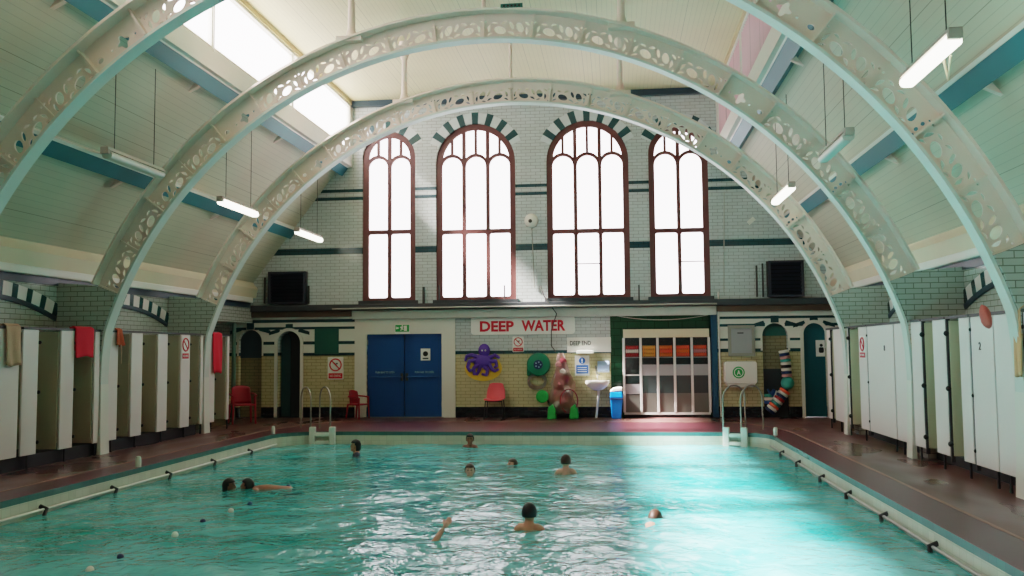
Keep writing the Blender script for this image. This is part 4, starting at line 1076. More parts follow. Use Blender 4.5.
# ------------------------------------------------------------------ things along the end wall
def chair_arm(label, loc, rz, m='red_plastic', sc=1.0):
    t = thing('plastic_armchair', label, 'chair', loc); t.rotation_euler = (0, 0, rz)
    def loc_build(b, nm, mm, smooth=False, bevel=0):
        me = bpy.data.meshes.new(nm); me.from_pydata([tuple(Vector(v)*sc) for v in b.v], [], b.f); return finish(me, nm, mm, t, smooth, None, bevel, local=True)
    b = MB().box(-.24, .24, -.24, .22, .40, .44); loc_build(b, 'seat', m, bevel=.015)
    # curved shell back, front is -Y
    vs = []; n = 10
    for j in range(7):
        z = .44+.40*j/6
        for i in range(n+1):
            a = -1.1+2.2*i/n; vs.append((.26*sin(a)*(1-.02*j), .02+.22*cos(a)*.9+.05*j/6, z-.05*(abs(i-n/2)/(n/2))**2*(j/6)))
    b = MB(); b.add(vs, [(j*(n+1)+i, j*(n+1)+i+1, (j+1)*(n+1)+i+1, (j+1)*(n+1)+i) for j in range(6) for i in range(n)])
    o = loc_build(b, 'backrest', m, True); md = o.modifiers.new('s', 'SOLIDIFY'); md.thickness = .02
    for s in (-1, 1):
        b = MB().tube([(s*.25, .16, .66), (s*.27, -.05, .65), (s*.26, -.22, .62)], .022, 8); loc_build(b, 'armrest', m, True)
        for y, ty in ((-.21, -.23), (.19, .24)):
            b = MB().tube([(s*.23, y, .42 if y > 0 else .62), (s*.25, ty, 0)], [.028, .02], 8); loc_build(b, 'leg', m, True)
    return t
p = gr(242, 423.5, 0); chair_arm('red plastic armchair in the left rear corner by the niche', (p.x, p.y, 0), radians(35))
p = gr(359, 418.5, 0); chair_arm('red plastic armchair against the white surround left of the blue doors', (p.x-.02, -.34, 0), radians(70), sc=.8)
# pink shell chair
p = gr(496, 418.2, 0); t = thing('shell_chair', 'pink plastic shell chair on thin dark legs under the octopus', 'chair', (p.x, -.45, 0)); cx = p.x
vs = []; n = 10
prof = [(-.48, .43), (-.40, .455), (-.15, .43), (-.02, .44), (.06, .52), (.1, .66), (.13, .80), (.13, .82)]
for (y, z) in prof:
    hw = .22 if z < .6 else .22-.06*(z-.6)/.22
    for i in range(n+1):
        u = -1+2*i/n; vs.append((cx+hw*u, -.45+y+.25-.0*u-.05*u*u*(1 if z > .5 else 0), z+(.03*u*u if z < .5 else 0)-(.03*u**4 if z > .75 else 0)))
b = MB(); b.add(vs, [(j*(n+1)+i, j*(n+1)+i+1, (j+1)*(n+1)+i+1, (j+1)*(n+1)+i) for j in range(len(prof)-1) for i in range(n)])
o = b.build('seat_shell', 'pink_plastic', t, smooth=True); md = o.modifiers.new('s', 'SOLIDIFY'); md.thickness = .012
for s in (-1, 1):
    for yy, y2 in ((-.62, -.66), (-.28, -.2)): MB().tube([(cx+s*.19, yy, .425), (cx+s*.22, y2, 0)], .013, 8).build('leg', 'black_rubber', t, smooth=True)
MB().tube([(cx-.19, -.6, .41), (cx+.19, -.6, .41)], .012, 8).build('front_rail', 'black_rubber', t)
# hose reel
x, z = bw(538.8, 364.5); t = thing('hose_reel', 'round green hose reel cover on the wall with dark blue hub', 'hose reel', (x, -.1, z)); r = bw(550.5, 364)[0]-x
MB().lathe([(r, -.01), (r, -.1), (r*.93, -.14), (r*.5, -.16), (.06, -.165)], (x, 0, z), 'Y', 36).build('cover', 'hose_green', t, smooth=True)
MB().box(x-r, x-.02, -.1, -.01, z-r*.95, z-r*.05).build('cover_tab', 'hose_green', t, bevel=.02)
MB().lathe([(.11, -.16), (.11, -.19), (.07, -.2), (.03, -.2)], (x, 0, z), 'Y', 20).build('hub', 'navy', t, smooth=True)
for k in range(5): MB().lathe([(.018, -.2), (.018, -.212)], (x+.06*cos(k*1.256), 0, z+.06*sin(k*1.256)), 'Y', 8).build('hub_bolt', 'dispenser_blue', t)
ring = [(x-.04+.2*cos(2*pi*i/28), -.07, z-.36+.17*sin(2*pi*i/28)) for i in range(28)]
for k in range(3): MB().tube([(a*1, b_-.035*k+.03, c-.02*k) for a, b_, c in ring], .03, 8, closed=True).build('hose_coil', 'coil_clear', t, smooth=True)
# green paddle float leaning on wall
x, z = bw(542.3, 396.5, -.25); t = thing('green_paddle', 'bright green round paddle with a dark handle near the floor', 'paddle', (x, -.25, 0))
MB().lathe([(.02, -.03), (.1, -.045), (.14, -.03), (.15, 0), (.14, .02), (.02, .02)], (x, -.25, z), 'Y', 24).build('blade', 'lime_green', t, smooth=True)
xe, ze = bw(553, 408, -.22); MB().tube([(x+.1, -.24, z-.06), ((x+xe)/2+.02, -.24, (z+ze)/2), (xe, -.22, ze), (xe+.12, -.22, .02)], .02, 8).build('handle', 'black_rubber', t)
# net of floats: reel stand, mesh net, floats
x0 = bw(551.5, 410, -.4)[0]; x1 = bw(573.5, 410, -.4)[0]; t = thing('reel_stand', 'low stand with two green feet and a thin hoop under the float net', 'stand', ((x0+x1)/2, -.4, 0))
for x in (x0, x1): MB().prism([(x-.1, 0), (x+.12, 0), (x+.1, .22), (x+.03, .34), (x-.07, .26)], -.5, -.25).build('foot', 'lime_green', t, bevel=.02)
xh, zh = bw(569, 401, -.45); MB().tube([(xh+.2*cos(2*pi*i/30), -.45, zh+.27*sin(2*pi*i/30)) for i in range(30)], .014, 8, closed=True).build('hoop', mat('hoop_maroon', S(140, 60, 74), .5), t, smooth=True)
MB().tube([(x0, -.36, .2), (x1, -.36, .2)], .02, 8).build('axle', 'steel_dull', t)
xc, _ = bw(563, 380, -.3); ztop = bw(561, 353, -.15)[1]
b = MB(); vs = []; nu, nv = 22, 12
for j in range(nv+1):
    v = j/nv; z = .12+(ztop-.12)*v; r = .06+(.33-.06)*(1-v)**.75 if v > .25 else .31
    for i in range(nu):
        a = 2*pi*i/nu; rr = r*(1+.45*noise.noise(Vector((cos(a)*2, sin(a)*2, z*3))))
        vs.append((xc-.05*v+rr*cos(a), -.32+.18*v+rr*.55*sin(a), z))
b.add(vs, [(j*nu+i, j*nu+(i+1) % nu, (j+1)*nu+(i+1) % nu, (j+1)*nu+i) for j in range(nv) for i in range(nu)])
o = b.build('float_net', 'net_mesh', smooth=True); tag(o, 'tall pinkish mesh net of floats hung on the wall beside the hose reel', 'net')
cols = ['float_maroon', 'float_white', 'float_pink', 'float_maroon', 'float_pink', 'float_white', 'float_maroon', 'float_pink', 'float_maroon', 'float_pink', 'float_white', 'float_maroon', 'float_pink', 'float_maroon']
ccname = {'float_maroon': 'maroon', 'float_red': 'red', 'float_white': 'white', 'float_pink': 'pink', 'float_coral': 'coral', 'float_amber': 'amber'}
first = None
random.seed(3)
for k, c in enumerate(cols):
    v = (k+.5)/len(cols); z = .2+(ztop-.35)*v; r = (.06+.24*(1-v)**.8)*.62; a = k*2.4
    pos = Vector((xc-.05*v+r*cos(a), -.32+.18*v+r*.45*sin(a)-.02, z))
    o = MB().lathe([(.035, -.06), (.072, -.045), (.085, 0), (.072, .045), (.035, .06)], (0, 0, 0), 'Y', 14).build('net_float', c, smooth=True)
    o.location = pos; o.rotation_euler = (random.uniform(-.6, .6), random.uniform(-1, 1), random.uniform(-.6, .6))
    tag(o, f'{ccname[c]} ribbed pool float inside the hanging mesh net', 'float', f'{ccname[c]} floats inside the mesh net')
# towel dispenser, washbasin, bin
x0, z1 = bw(597.5, 361); x1, z0 = bw(609.5, 372.5); t = thing('soap_dispenser', 'pale blue dispenser box on the wall above the washbasin', 'dispenser', ((x0+x1)/2, -.1, z0))
MB().prism([(-.14, z0+.04), (0, z0), (0, z1), (-.1, z1), (-.14, z1-.08)], x0, x1, 'YZ').build('case', 'dispenser_blue', t, bevel=.012)
MB().tube([(x0-.04, -.06, z0+.16), (x0-.03, -.08, z0-.02), (x0+.05, -.1, z0-.05)], .015, 8).build('nozzle', 'steel', t)
x0, z1 = bw(585.5, 380.5, -.2); x1, z0 = bw(609.5, 390, -.2); cx = (x0+x1)/2; t = thing('washbasin', 'white wall-hung washbasin with a slender pipe leg', 'washbasin', (cx, -.2, 0)); hw = (x1-x0)/2
vs = []; prof = [(1, 0, 1), (1.02, -.05, 1.0), (.86, -.12, .86), (.5, -.2, .5), (.2, -.23, .2)]
inn = [(.9, .0, .9), (.7, -.1, .7), (.3, -.13, .3)]
def ringp(f, dz_): return [(cx+hw*f*max(-1, min(1, 1.25*cos(2*pi*i/28))), -.22+.2*f*max(-1, min(1, 1.25*sin(2*pi*i/28))), z1+dz_) for i in range(28)]
L = [ringp(f, d) for f, d, _ in reversed(prof)]+[ringp(f, d) for f, d, _ in inn]
b = MB(); b.add([v for R in L for v in R], [(j*28+i, j*28+(i+1) % 28, (j+1)*28+(i+1) % 28, (j+1)*28+i) for j in range(len(L)-1) for i in range(28)]+[tuple(range(28)), tuple((len(L)-1)*28+i for i in range(28))])
b.build('bowl', 'porcelain', t, smooth=True)
MB().tube([(cx+.02, -.2, z1-.22), (cx+.02, -.2, z1-.35), (cx-.04, -.2, .02), (cx-.04, -.2, 0)], .028, 10).build('waste_pipe', 'white_paint', t, smooth=True)
MB().tube([(cx, -.06, z1-.02), (cx, -.06, z1+.1), (cx, -.16, z1+.12), (cx, -.2, z1+.07)], .014, 8).build('tap', 'steel', t, smooth=True)
x0 = bw(609.8, 400, -.35)[0]; x1 = bw(623, 400, -.35)[0]; cx = (x0+x1)/2; hw = (x1-x0)/2; zt = bw(616, 387, -.35)[1]
t = thing('litter_bin', 'blue plastic bin with a white lid left of the glazed cabinet', 'bin', (cx, -.35, 0))
def taper(z0, z1, a, b_, nm, m, bev=.02):
    vs = [(cx+sx*w_, -.35+sy*w_, z) for z, w_ in ((z0, a), (z1, b_)) for sx, sy in ((-1, -1), (1, -1), (1, 1), (-1, 1))]
    return MB().add(vs, [(3, 2, 1, 0), (4, 5, 6, 7)]+[(k, (k+1) % 4, 4+(k+1) % 4, 4+k) for k in range(4)]).build(nm, m, t, bevel=bev)
taper(0, zt*.62, hw*.72, hw*.92, 'body', 'bin_blue'); taper(zt*.60, zt*.66, hw*.98, hw*.98, 'rim', 'navy', .01); taper(zt*.66, zt*.86, hw*1.0, hw*.9, 'hood', 'bin_blue')
MB().prism([(cx-hw*.95, zt*.84), (cx+hw*.95, zt*.88), (cx+hw*.9, zt), (cx-hw*.4, zt*.985), (cx-hw*.9, zt*.9)], -.35-hw*.9, -.35+hw*.9).build('lid', 'sign_white', t, bevel=.02)

# glazed storage cabinet in the green recess
x0, zt = bw(623, 329.5, -.05); x1, zb_ = bw(711, 414, -.05); zb_ = max(.06, zb_)
t = thing('storage_cabinet', 'wide white framed glazed cabinet of five bays in the green recess', 'cabinet', ((x0+x1)/2, -.05, 0))
MB().box(x0, x1, .2, .235, .05, zt).build('back_panel', 'glass_dark', t)
MB().box(x0, x1, .0, .2, zt-.02, zt).build('top_board', 'alu', t)
MB().box(x0+.02, x1-.02, -.02, .2, 0, .07).build('plinth', 'black_rubber', t)
zh = bw(660, 337.5, -.05)[1]
MB().box(x0, x1, -.05, -.02, zh, zt).build('header_panel', 'cream_paint', t, bevel=.006)
MB().box(x0, x1, -.05, .0, .07, .12).build('bottom_rail', 'alu', t)
pp = [624.2, 641.2, 658.2, 675.2, 692.5, 709.8]
PX = [bw(p, 380, -.05)[0] for p in pp]
for x in PX: MB().box(x-.028, x+.028, -.055, .0, .12, zh-.002).build('post', 'alu', t, bevel=.005)
shelf_z = bw(660, 357, -.05)[1]
MB().box(x0+.02, x1-.02, .0, .2, shelf_z-.02, shelf_z).build('shelf', 'panel_grey', t)
for k in range(5):
    a, c = PX[k]+.032, PX[k+1]-.032
    d = thing('door', None, None, (0, 0, 0)); d.parent = t; d.location = -t.location
    if k == 0: pan = (384, 394); low = 394.5; mid = 375
    else: pan = (364.5, 375.5); low = 393; mid = None
    zp1, zp0 = bw(660, pan[0], -.05)[1], bw(660, pan[1], -.05)[1]; zl = bw(660, low, -.05)[1]
    b = MB(); b.add([(a, -.028, zp1 if k else zp1), (c, -.028, zp1), (c, -.028, zh), (a, -.028, zh)], [(0, 1, 2, 3)]); b.build('glass', 'cabinet_glass', d)
    MB().box(a, c, -.045, -.03, zp0, zp1).build('grey_panel', 'panel_grey', d)
    if k: MB().box(a, c, -.035, -.025, zl, zp0).build('dark_panel', 'glass_dark', d)
    MB().box(a, c, -.04, -.025, .125, min(zl, zp0)-.005).build('kick_panel', 'panel_grey_low', d)
    if mid: zz = bw(660, mid, -.05)[1]; MB().box(a, c, -.045, -.03, zz-.012, zz+.012).build('bar', 'alu', d)
    cset = [('float_red', 'float_white'), ('float_amber', 'float_amber'), ('float_orange', 'float_coral'), ('float_coral', 'float_orange'), ('float_coral', 'float_pink')][k]
    ft = thing('float_rope', ['dark red and white float rope on the shelf of the leftmost cabinet bay', 'amber float rope on the shelf of the second cabinet bay from left', 'orange float rope on the shelf of the middle cabinet bay', 'coral and orange float rope on the shelf of the fourth cabinet bay', 'coral and pink float rope on the shelf of the rightmost cabinet bay'][k], 'float rope', ((a+c)/2, .08, shelf_z+.001), 'float ropes in the glazed cabinet')
    for j in range(3):
        prof = []; m_ = 7; zz = shelf_z+.05+j*.088
        L = c-a-.03
        for q in range(m_):
            h0 = a+.015+L*q/m_; w1 = L/m_
            prof += [(.022, h0), (.044, h0+w1*.12), (.044, h0+w1*.88), (.022, h0+w1*.98)]
        MB().lathe(prof, (0, .08, zz), 'X', 12).build('float_row', cset[j % 2] if k in (0, 2, 3, 4) else cset[0], ft, smooth=True)

# white equipment box with green emblem
x0, z1 = bw(723.5, 361.5, -.1); x1, z0 = bw(756.5, 387, -.1); cx = (x0+x1)/2; t = thing('equipment_box', 'white wall box with a round green emblem behind the right pool ladder', 'box', (cx, -.1, z0))
MB().prism(rrect(x0, x1, z0+.08, z1, .06, 5), -.3, -.005).build('case', 'porcelain', t, bevel=.02)
MB().prism([(x0+.1, z0), (x1-.1, z0), (x1-.03, z0+.085), (x0+.03, z0+.085)], -.26, -.01).build('tray', 'white_paint', t, bevel=.01)
ex_, ez = bw(738.7, 372.5, -.3); me = plate_mesh(disc(ex_, ez, .135, 30), [], .006); 
MB().prism(disc(ex_, ez, .135, 30), -.306, -.3).build('emblem_disc', 'sign_green', t)
me = plate_mesh(disc(ex_, ez, .105, 30), [disc(ex_, ez, .088, 30)], .006); me.transform(Matrix(((1, 0, 0, 0), (0, 0, 1, -.311), (0, 1, 0, 0), (0, 0, 0, 1)))); finish(me, 'emblem_ring', 'sign_white', t)
text('emblem_letter', 'A', ex_, -.31, ez, .08, .1, 'sign_white', t, .006, .02)
# lane rope bundle in the right niche
lane = thing('lane_rope', 'striped lane rope of coloured discs hanging and coiled in the right niche', 'lane rope', (bw(778, 410)[0], -.1, 0))
def discs(path, r, cols, nm='disc'):
    for k in range(len(path)-1):
        a, c = Vector(path[k]), Vector(path[k+1])
        d = (c-a); MB().tube([a+d*.05, a+d*.15, a+d*.85, a+d*.95], [r*.8, r, r, r*.8], 14).build(nm, cols[k % len(cols)], lane, smooth=True)
def lerp_path(P, n):
    out = []; 
    Ls = [0]
    for i in range(len(P)-1): Ls.append(Ls[-1]+(Vector(P[i+1])-Vector(P[i])).length)
    for k in range(n+1):
        s_ = Ls[-1]*k/n; i = max(j for j in range(len(Ls)) if Ls[j] <= s_+1e-9); i = min(i, len(P)-2)
        u = (s_-Ls[i])/(Ls[i+1]-Ls[i]); out.append(Vector(P[i]).lerp(Vector(P[i+1]), u))
    return out
q = lambda px, py, Y=-.12: (bw(px, py, Y)[0], Y, bw(px, py, Y)[1])
discs(lerp_path([q(783.5, 350), q(785.5, 360), q(787, 377)], 9), .115, ['float_white', 'navy', 'float_pink', 'float_teal', 'float_white', 'black_rubber'])
discs(lerp_path([q(785.5, 390), q(778, 401), q(769, 412)], 9), .125, ['float_coral', 'float_white', 'navy', 'float_red', 'float_white', 'float_teal'])
MB().sphere(q(787.5, 383), .15, 16, 10).build('end_float', 'float_teal', lane, smooth=True)
discs(lerp_path([q(769, 404, -.0), q(769, 392, -.0), q(777, 396, -.0)], 6), .11, ['float_blue', 'float_white', 'float_teal', 'float_blue'])

# ------------------------------------------------------------------ pool furniture
def proj(p):
    d = Vector(p)-CAM; z = d.dot(fwd); return 512+F*d.dot(R2)/z, 288-F*d.dot(U2)/z
def on_rim(px):
    P = [q for q in pool_outline(0) if q[1] > PYF-1]; best = None
    for a, c in zip(P, P[1:]):
        for k in range(40):
            q = (a[0]+(c[0]-a[0])*k/40, a[1]+(c[1]-a[1])*k/40); e_ = abs(proj((q[0], q[1], -.1))[0]-px)
            if best is None or e_ < best[0]: best = (e_, q)
    return Vector((*best[1], 0))
def ladder(label, pxs, out):
    A, B = on_rim(pxs[0]), on_rim(pxs[1]); u = (B-A).normalized(); n_ = Vector((-u.y, u.x, 0)); m = (A+B)/2; L = (B-A).length
    rot = Matrix((u, n_, Vector((0, 0, 1)))).transposed().to_4x4()
    T = Matrix.Translation(m) @ rot
    t = thing('pool_ladder', label, 'pool ladder', (m.x, m.y, -.3))
    for x in (-L/2, L/2):
        MB().box(x-.06, x+.06, -.13, -.02, -.95, .10, T).build('stringer', 'white_paint', t, bevel=.015)
    for z in (-.05, -.2, -.5):
        MB().box(-L/2+.06, L/2-.06, -.13, -.025, z-.035, z+.035, T).build('tread', 'white_paint', t, bevel=.008)
    MB().sphere((m.x+.06-n_.x*.06, m.y-n_.y*.06, -.2), .06, 10, 7, (1.2, .5, .7)).build('moss_patch', 'moss', t, smooth=True)
    o = Vector((*out, 0)).normalized()
    for p in (A, B):
        p = p+n_*.04-u*.07
        P = [p, p+Vector((0, 0, .4))]
        for i in range(13):
            a = pi*i/12; P.append(p+o*(.40-.40*cos(a))+Vector((0, 0, .6+.27*sin(a))))
        P += [p+o*.8+Vector((0, 0, .35)), p+o*.82]
        MB().tube(P, .016, 10).build('handrail', 'steel_dull', t, smooth=True)
ladder('left pool ladder with two tall handrails by the dark arched doorway', (313.5, 332.5), (-.55, .83))
ladder('right pool ladder with two tall handrails before the white box', (727, 745), (.62, .78))
def rail(label, X, brs, s):
    z = -.20
    t = thing('pool_rail', label, 'rail', (X, -11, z))
    MB().tube([(X-s*.04, PYN+.3, z), (X-s*.04, PYF-.55, z)], .017, 10).build('pipe', 'white_paint' if s < 0 else 'steel_dull', t, smooth=True)
    for y in brs:
        MB().tube([(X+s*.03, y-.05, z+.02), (X-s*.0, y, z+.035), (X-s*.06, y+.03, z+.0), (X-s*.075, y-.03, z-.05), (X-s*.085, y-.07, z-.1)], [.022, .027, .027, .024, .018], 8).build('bracket', 'black_rubber', t, smooth=True)
brL = [hit(px, py, 0, PXL).y for px, py in ((40, 516), (111, 495.5), (166, 478), (211, 466.5), (248, 456.5), (280, 447.5))]
brR = [hit(px, py, 0, PXR).y for px, py in ((771, 447), (784.5, 456), (801, 467.5), (825, 482), (852, 499), (888, 521), (938, 551))]
rail('white rail along the left edge of the water with black brackets', PXL, brL, -1)
rail('grey rail along the right edge of the water with black brackets', PXR, brR, 1)
for px, py, lb in ((140, 477, 'nearer short white stub post on the left pool edge'), (274.5, 436, 'farther short white stub post on the left pool edge'), (774, 434, 'short white stub post on the right pool edge')):
    X = PXL-.02 if px < 500 else PXR+.02; p = hit(px, py, 0, X); 
    o = MB().lathe([(.04, 0), (.04, .1), (.032, .14), (.01, .15)], (p.x+(-.03 if px < 500 else .03), p.y, 0), seg=12).build('stub_post', 'white_paint', smooth=True); tag(o, lb, 'post')

# ------------------------------------------------------------------ lights: hanging fluorescent fittings
def lamp(label, X, Y, Z, lit, L=1.5):
    t = thing('strip_light', label, 'strip light', (X, Y, Z), 'fluorescent strip lights on two wires')
    s = 1 if X > 0 else -1
    MB().prism([(X-.05, Z+.10), (X+.05, Z+.10), (X+.07, Z+.05), (X-.07, Z+.05)], Y-L/2, Y+L/2).build('housing', 'lamp_body', t)
    MB().prism(rrect(X-.075, X+.075, Z-.05, Z+.05, .045, 5), Y-L/2+.05, Y+L/2-.03).build('diffuser', 'lamp_lit' if lit else 'lamp_off', t, smooth=True)
    MB().box(X-.06, X+.06, Y-L/2-.02, Y-L/2+.04, Z+.0, Z+.1).build('end_cap', 'lamp_body', t, bevel=.01)
    zr = 3.3+(WALL-abs(X))/(WALL-SKX)*3.2 if abs(X) > SKX else 7.72
    for k in (-.35, .35):
        MB().tube([(X, Y+L*k, Z+.1), (X, Y+L*k, zr)], .006, 6).build('hanging_wire', 'cable_dark', t)
    if X > 0 and lit and Y < -12:
        MB().tube([(X+.06, Y-.2, Z-.04), (X+.1, Y-.18, Z-.22), (X+.08, Y-.32, Z-.04)], .012, 6).build('pull_cord', 'cream_paint', t)
XL, XR_ = -4.47, 4.5
def lp(px0, py0, px1, py1, X):
    a, c = hit(px0, py0, 0, X), hit(px1, py1, 0, X); return (a.y+c.y)/2, (a.z+c.z)/2, abs(a.y-c.y)
for lb, X, pts, lit in (('unlit strip light hanging on the left, nearest of the left row', -4.9, (100, 152, 165, 177), False), ('lit strip light on the left, between the nearest unlit one and the far one', -4.9, (217, 200, 258, 216), True), ('lit strip light farthest away on the left, before the end wall', -4.9, (295, 231, 322, 241), True),
                        ('large lit strip light hanging at the upper right, nearest of the right row', 4.9, (903, 81, 960, 41), True), ('unlit strip light in the middle of the right row', 4.9, (821, 157, 852, 138), False), ('small lit strip light farthest away on the right', 4.9, (774, 201, 793, 189), True)):
    y, z, L = lp(*pts, X); lamp(lb, X, y, z, lit, min(1.6, L*.87))

# ------------------------------------------------------------------ people
def skin_mesh(verts, edges, radii, sub=2):
    me = bpy.data.meshes.new('sk'); me.from_pydata(verts, edges, []); o = bpy.data.objects.new('sk', me); COL.objects.link(o)
    md = o.modifiers.new('skin', 'SKIN'); md.use_smooth_shade = True
    for i, r in enumerate(radii): me.skin_vertices[0].data[i].radius = (r, r) if not isinstance(r, tuple) else r
    me.skin_vertices[0].data[0].use_root = True
    s = o.modifiers.new('sub', 'SUBSURF'); s.levels = sub; s.render_levels = sub
    m2 = bpy.data.meshes.new_from_object(o.evaluated_get(bpy.context.evaluated_depsgraph_get()))
    bpy.data.objects.remove(o); return m2
def body_mesh(head_c, face, chains, voxel=.014):
    """chains: list of [(point, radius)...]; head at head_c looking along the unit vector face"""
    bm = bmesh.new()
    for ch in chains:
        m = skin_mesh([tuple(p) for p, r in ch], [(i, i+1) for i in range(len(ch)-1)], [r for p, r in ch], 2); bm.from_mesh(m); bpy.data.meshes.remove(m)
    f = Vector(face).normalized(); up = Vector((0, 0, 1)); sd = f.cross(up).normalized(); up = sd.cross(f).normalized()
    Rm = Matrix((sd, f, up)).transposed().to_4x4(); T = Matrix.Translation(head_c) @ Rm
    def ball(p, sc, seg=18):
        bmesh.ops.create_uvsphere(bm, u_segments=seg, v_segments=12, radius=1, matrix=T @ Matrix.Translation(p) @ Matrix.Diagonal((*sc, 1)))
    ball((0, 0, .02), (.076, .096, .108)); ball((0, .022, -.06), (.058, .072, .062)); ball((0, .1, -.012), (.013, .02, .022), 10); ball((0, .096, .018), (.01, .012, .025), 10)
    for s in (-1, 1): ball((s*.078, -.005, -.005), (.012, .022, .032), 10); ball((s*.03, .082, .028), (.024, .012, .01), 10)
    ball((0, .088, -.062), (.026, .012, .008), 10); ball((0, .078, -.095), (.025, .02, .018), 10)
    me = bpy.data.meshes.new('body'); bm.to_mesh(me); bm.free()
    o = bpy.data.objects.new('b', me); COL.objects.link(o); r = o.modifiers.new('r', 'REMESH'); r.mode = 'VOXEL'; r.voxel_size = voxel; r.use_smooth_shade = True
    m2 = bpy.data.meshes.new_from_object(o.evaluated_get(bpy.context.evaluated_depsgraph_get()))
    bpy.data.objects.remove(o)
    return m2, T
def hair_mesh(T, long=False):
    bm = bmesh.new(); bmesh.ops.create_uvsphere(bm, u_segments=24, v_segments=16, radius=1)
    for v in list(bm.verts):
        x, y, z = v.co
        if (y > .45 and z < .35) or (y > 0.1 and z < .0) or z < (-.75 if long else -.55): bm.verts.remove(v)
    for v in bm.verts:
        x, y, z = v.co; k = 1+.03*noise.noise(Vector((x*4, y*4, z*4))); v.co = (x*.086*k, y*.106*k-.003, .024+z*.118*k)
        if long and z < -.2: v.co.z -= .03; v.co.y -= .01
    bm.transform(T); me = bpy.data.meshes.new('hair'); bm.to_mesh(me); bm.free(); return me
def hand_chains(w, d, up, r=.009):
    """palm plus four fingers and thumb starting at wrist w, pointing along d"""
    d = Vector(d).normalized(); sd = d.cross(Vector(up)).normalized(); nn = sd.cross(d).normalized(); w = Vector(w); out = []
    out.append([(w, .028), (w+d*.05, (.04)), (w+d*.085, .036)])
    for k, (o_, L) in enumerate(((-.03, .07), (-.01, .08), (.01, .075), (.03, .06))):
        b0 = w+d*.07+sd*o_; out.append([(b0, .011), (b0+d*L*.45+nn*.004, .010), (b0+d*L*.8-nn*.008, .009), (b0+d*L-nn*.018, .008)])
    b0 = w+d*.03-sd*.03; out.append([(b0, .013), (b0+d*.03-sd*.025, .011), (b0+d*.06-sd*.032, .009)])
    return out
def swimmer(label, px, py_head, py_water, face, skin='skin', hair='hair_black', pose='tread', suit=None, arms=None, long=False, lift=None, bodydir=None, K=.8, sink=0):
    p = gr(px, py_water, WZ); d_ = (p-CAM).length
    hz = hit(px, py_head, 1, p.y).z          # top of head height
    hc = Vector((p.x, p.y, hz-.125))
    f = Vector(face).normalized(); fh = Vector((f.x, f.y, 0)).normalized(); sd = Vector((fh.y, -fh.x, 0)); Z = Vector((0, 0, 1))
    nb = hc-fh*.02-Z*.108
    if pose == 'tread':
        dn = -Z; bk = -fh
    else:
        bd = Vector(bodydir).normalized(); dn = bd; bk = Z
        nb = Vector((hc.x, hc.y, WZ-(.015+sink)/K))+bd*.10-fh*.02
    ch = [[(hc-Z*.03-fh*.01, .06), (hc-Z*.08-fh*.014, .058), (nb, .07), (nb+dn*.1, (.10)), (nb+dn*.26, .135), (nb+dn*.42, .12), (nb+dn*.58, .13), (nb+dn*.68, .125)]]
    for s in (-1, 1):
        sh = nb+dn*.055+sd*s*.135
        ch.append([(nb+dn*.06+sd*s*.03, .06), (nb+dn*.055+sd*s*.085, .06), (sh, .062), (sh+sd*s*.04+dn*.06, .052)])
        if pose == 'tread':
            el = sh+sd*s*.1-Z*.2+fh*.12; wr = el+fh*.2+sd*s*.06-Z*.02
            if arms == 'forward': el = sh+sd*s*.12-Z*.04+fh*.2; wr = el+fh*.22-Z*.02
            elif arms == 'wide': el = sh+sd*s*.24-Z*.05+fh*.04; wr = el+fh*.16+sd*s*.14-Z*.0
        else:
            el = sh+dn*.24+sd*s*.09-Z*.05; wr = el+dn*.2-sd*s*.02-Z*.03
        ch.append([(sh, .058), (sh.lerp(el, .5), .048), (el, .04), (el.lerp(wr, .4), .038), (wr, .027)])
        ch += hand_chains(wr, (wr-el), Z)
        hp = nb+dn*.66+sd*s*.09
        kn = hp+dn*.42+(fh*.15 if pose == 'tread' else Z*-.03); an = kn+dn*.4-(fh*.12 if pose == 'tread' else Z*-.03); toe = an+(fh*.16-Z*.03 if pose == 'tread' else dn*.18)
        ch.append([(nb+dn*.6+sd*s*.05, .1), (hp, .092), (hp.lerp(kn, .5), .074), (kn, .055), (kn.lerp(an, .35), .052), (an, .034), (toe, .03)])
    me, T = body_mesh(hc, f, ch)
    top = hc+Z*.125
    t = thing('person', label, 'person', tuple(hc))
    tone = {'skin': S(206, 144, 116), 'skin_dark': S(150, 96, 76), 'skin_pale': S(214, 160, 140)}[skin]
    bo = finish(me, 'body', [skin, suit or skin, 'hair_black'], t, smooth=True)
    Tl = T.copy(); Ti = Tl.inverted(); off = hc
    for pl_ in me.polygons:
        c = pl_.center+off; h = Ti @ c
        if suit and (c-nb).dot(dn) > -.03 and (c-hc).length > .17: pl_.material_index = 1
        if abs(abs(h.x)-.03) < .013 and abs(h.z-.028) < .008 and h.y > .07: pl_.material_index = 2     # eyes
        if abs(abs(h.x)-.031) < .018 and abs(h.z-.047) < .005 and h.y > .06: pl_.material_index = 2    # brows
    hm = hair_mesh(T, long); ho = finish(hm, 'hair', hair, t, smooth=True)
    md = ho.modifiers.new('s', 'SOLIDIFY'); md.thickness = .012; md.offset = 1
    t.scale = (K, K, K); t.location = top+(hc-top)*K
    return t
swimmer('swimmer nearest the camera seen from behind, short black hair and bare shoulders', 529.5, 504.5, 530, (.08, 1, .0), 'skin', 'hair_black')
swimmer('swimmer seen from behind further out, brown hair and bare back, right of centre', 566, 455.5, 474, (-.1, 1, 0), 'skin_pale', 'hair_brown')
swimmer('swimmer facing the camera in mid pool, brown haired head just above water', 470, 464.5, 475.5, (.1, -1, .1), 'skin_pale', 'hair_brown', arms='wide')
swimmer('swimmer at the far end wall with only a dark haired head above water', 470, 434.5, 447.5, (.1, -1, .05), 'skin_dark', 'hair_black')
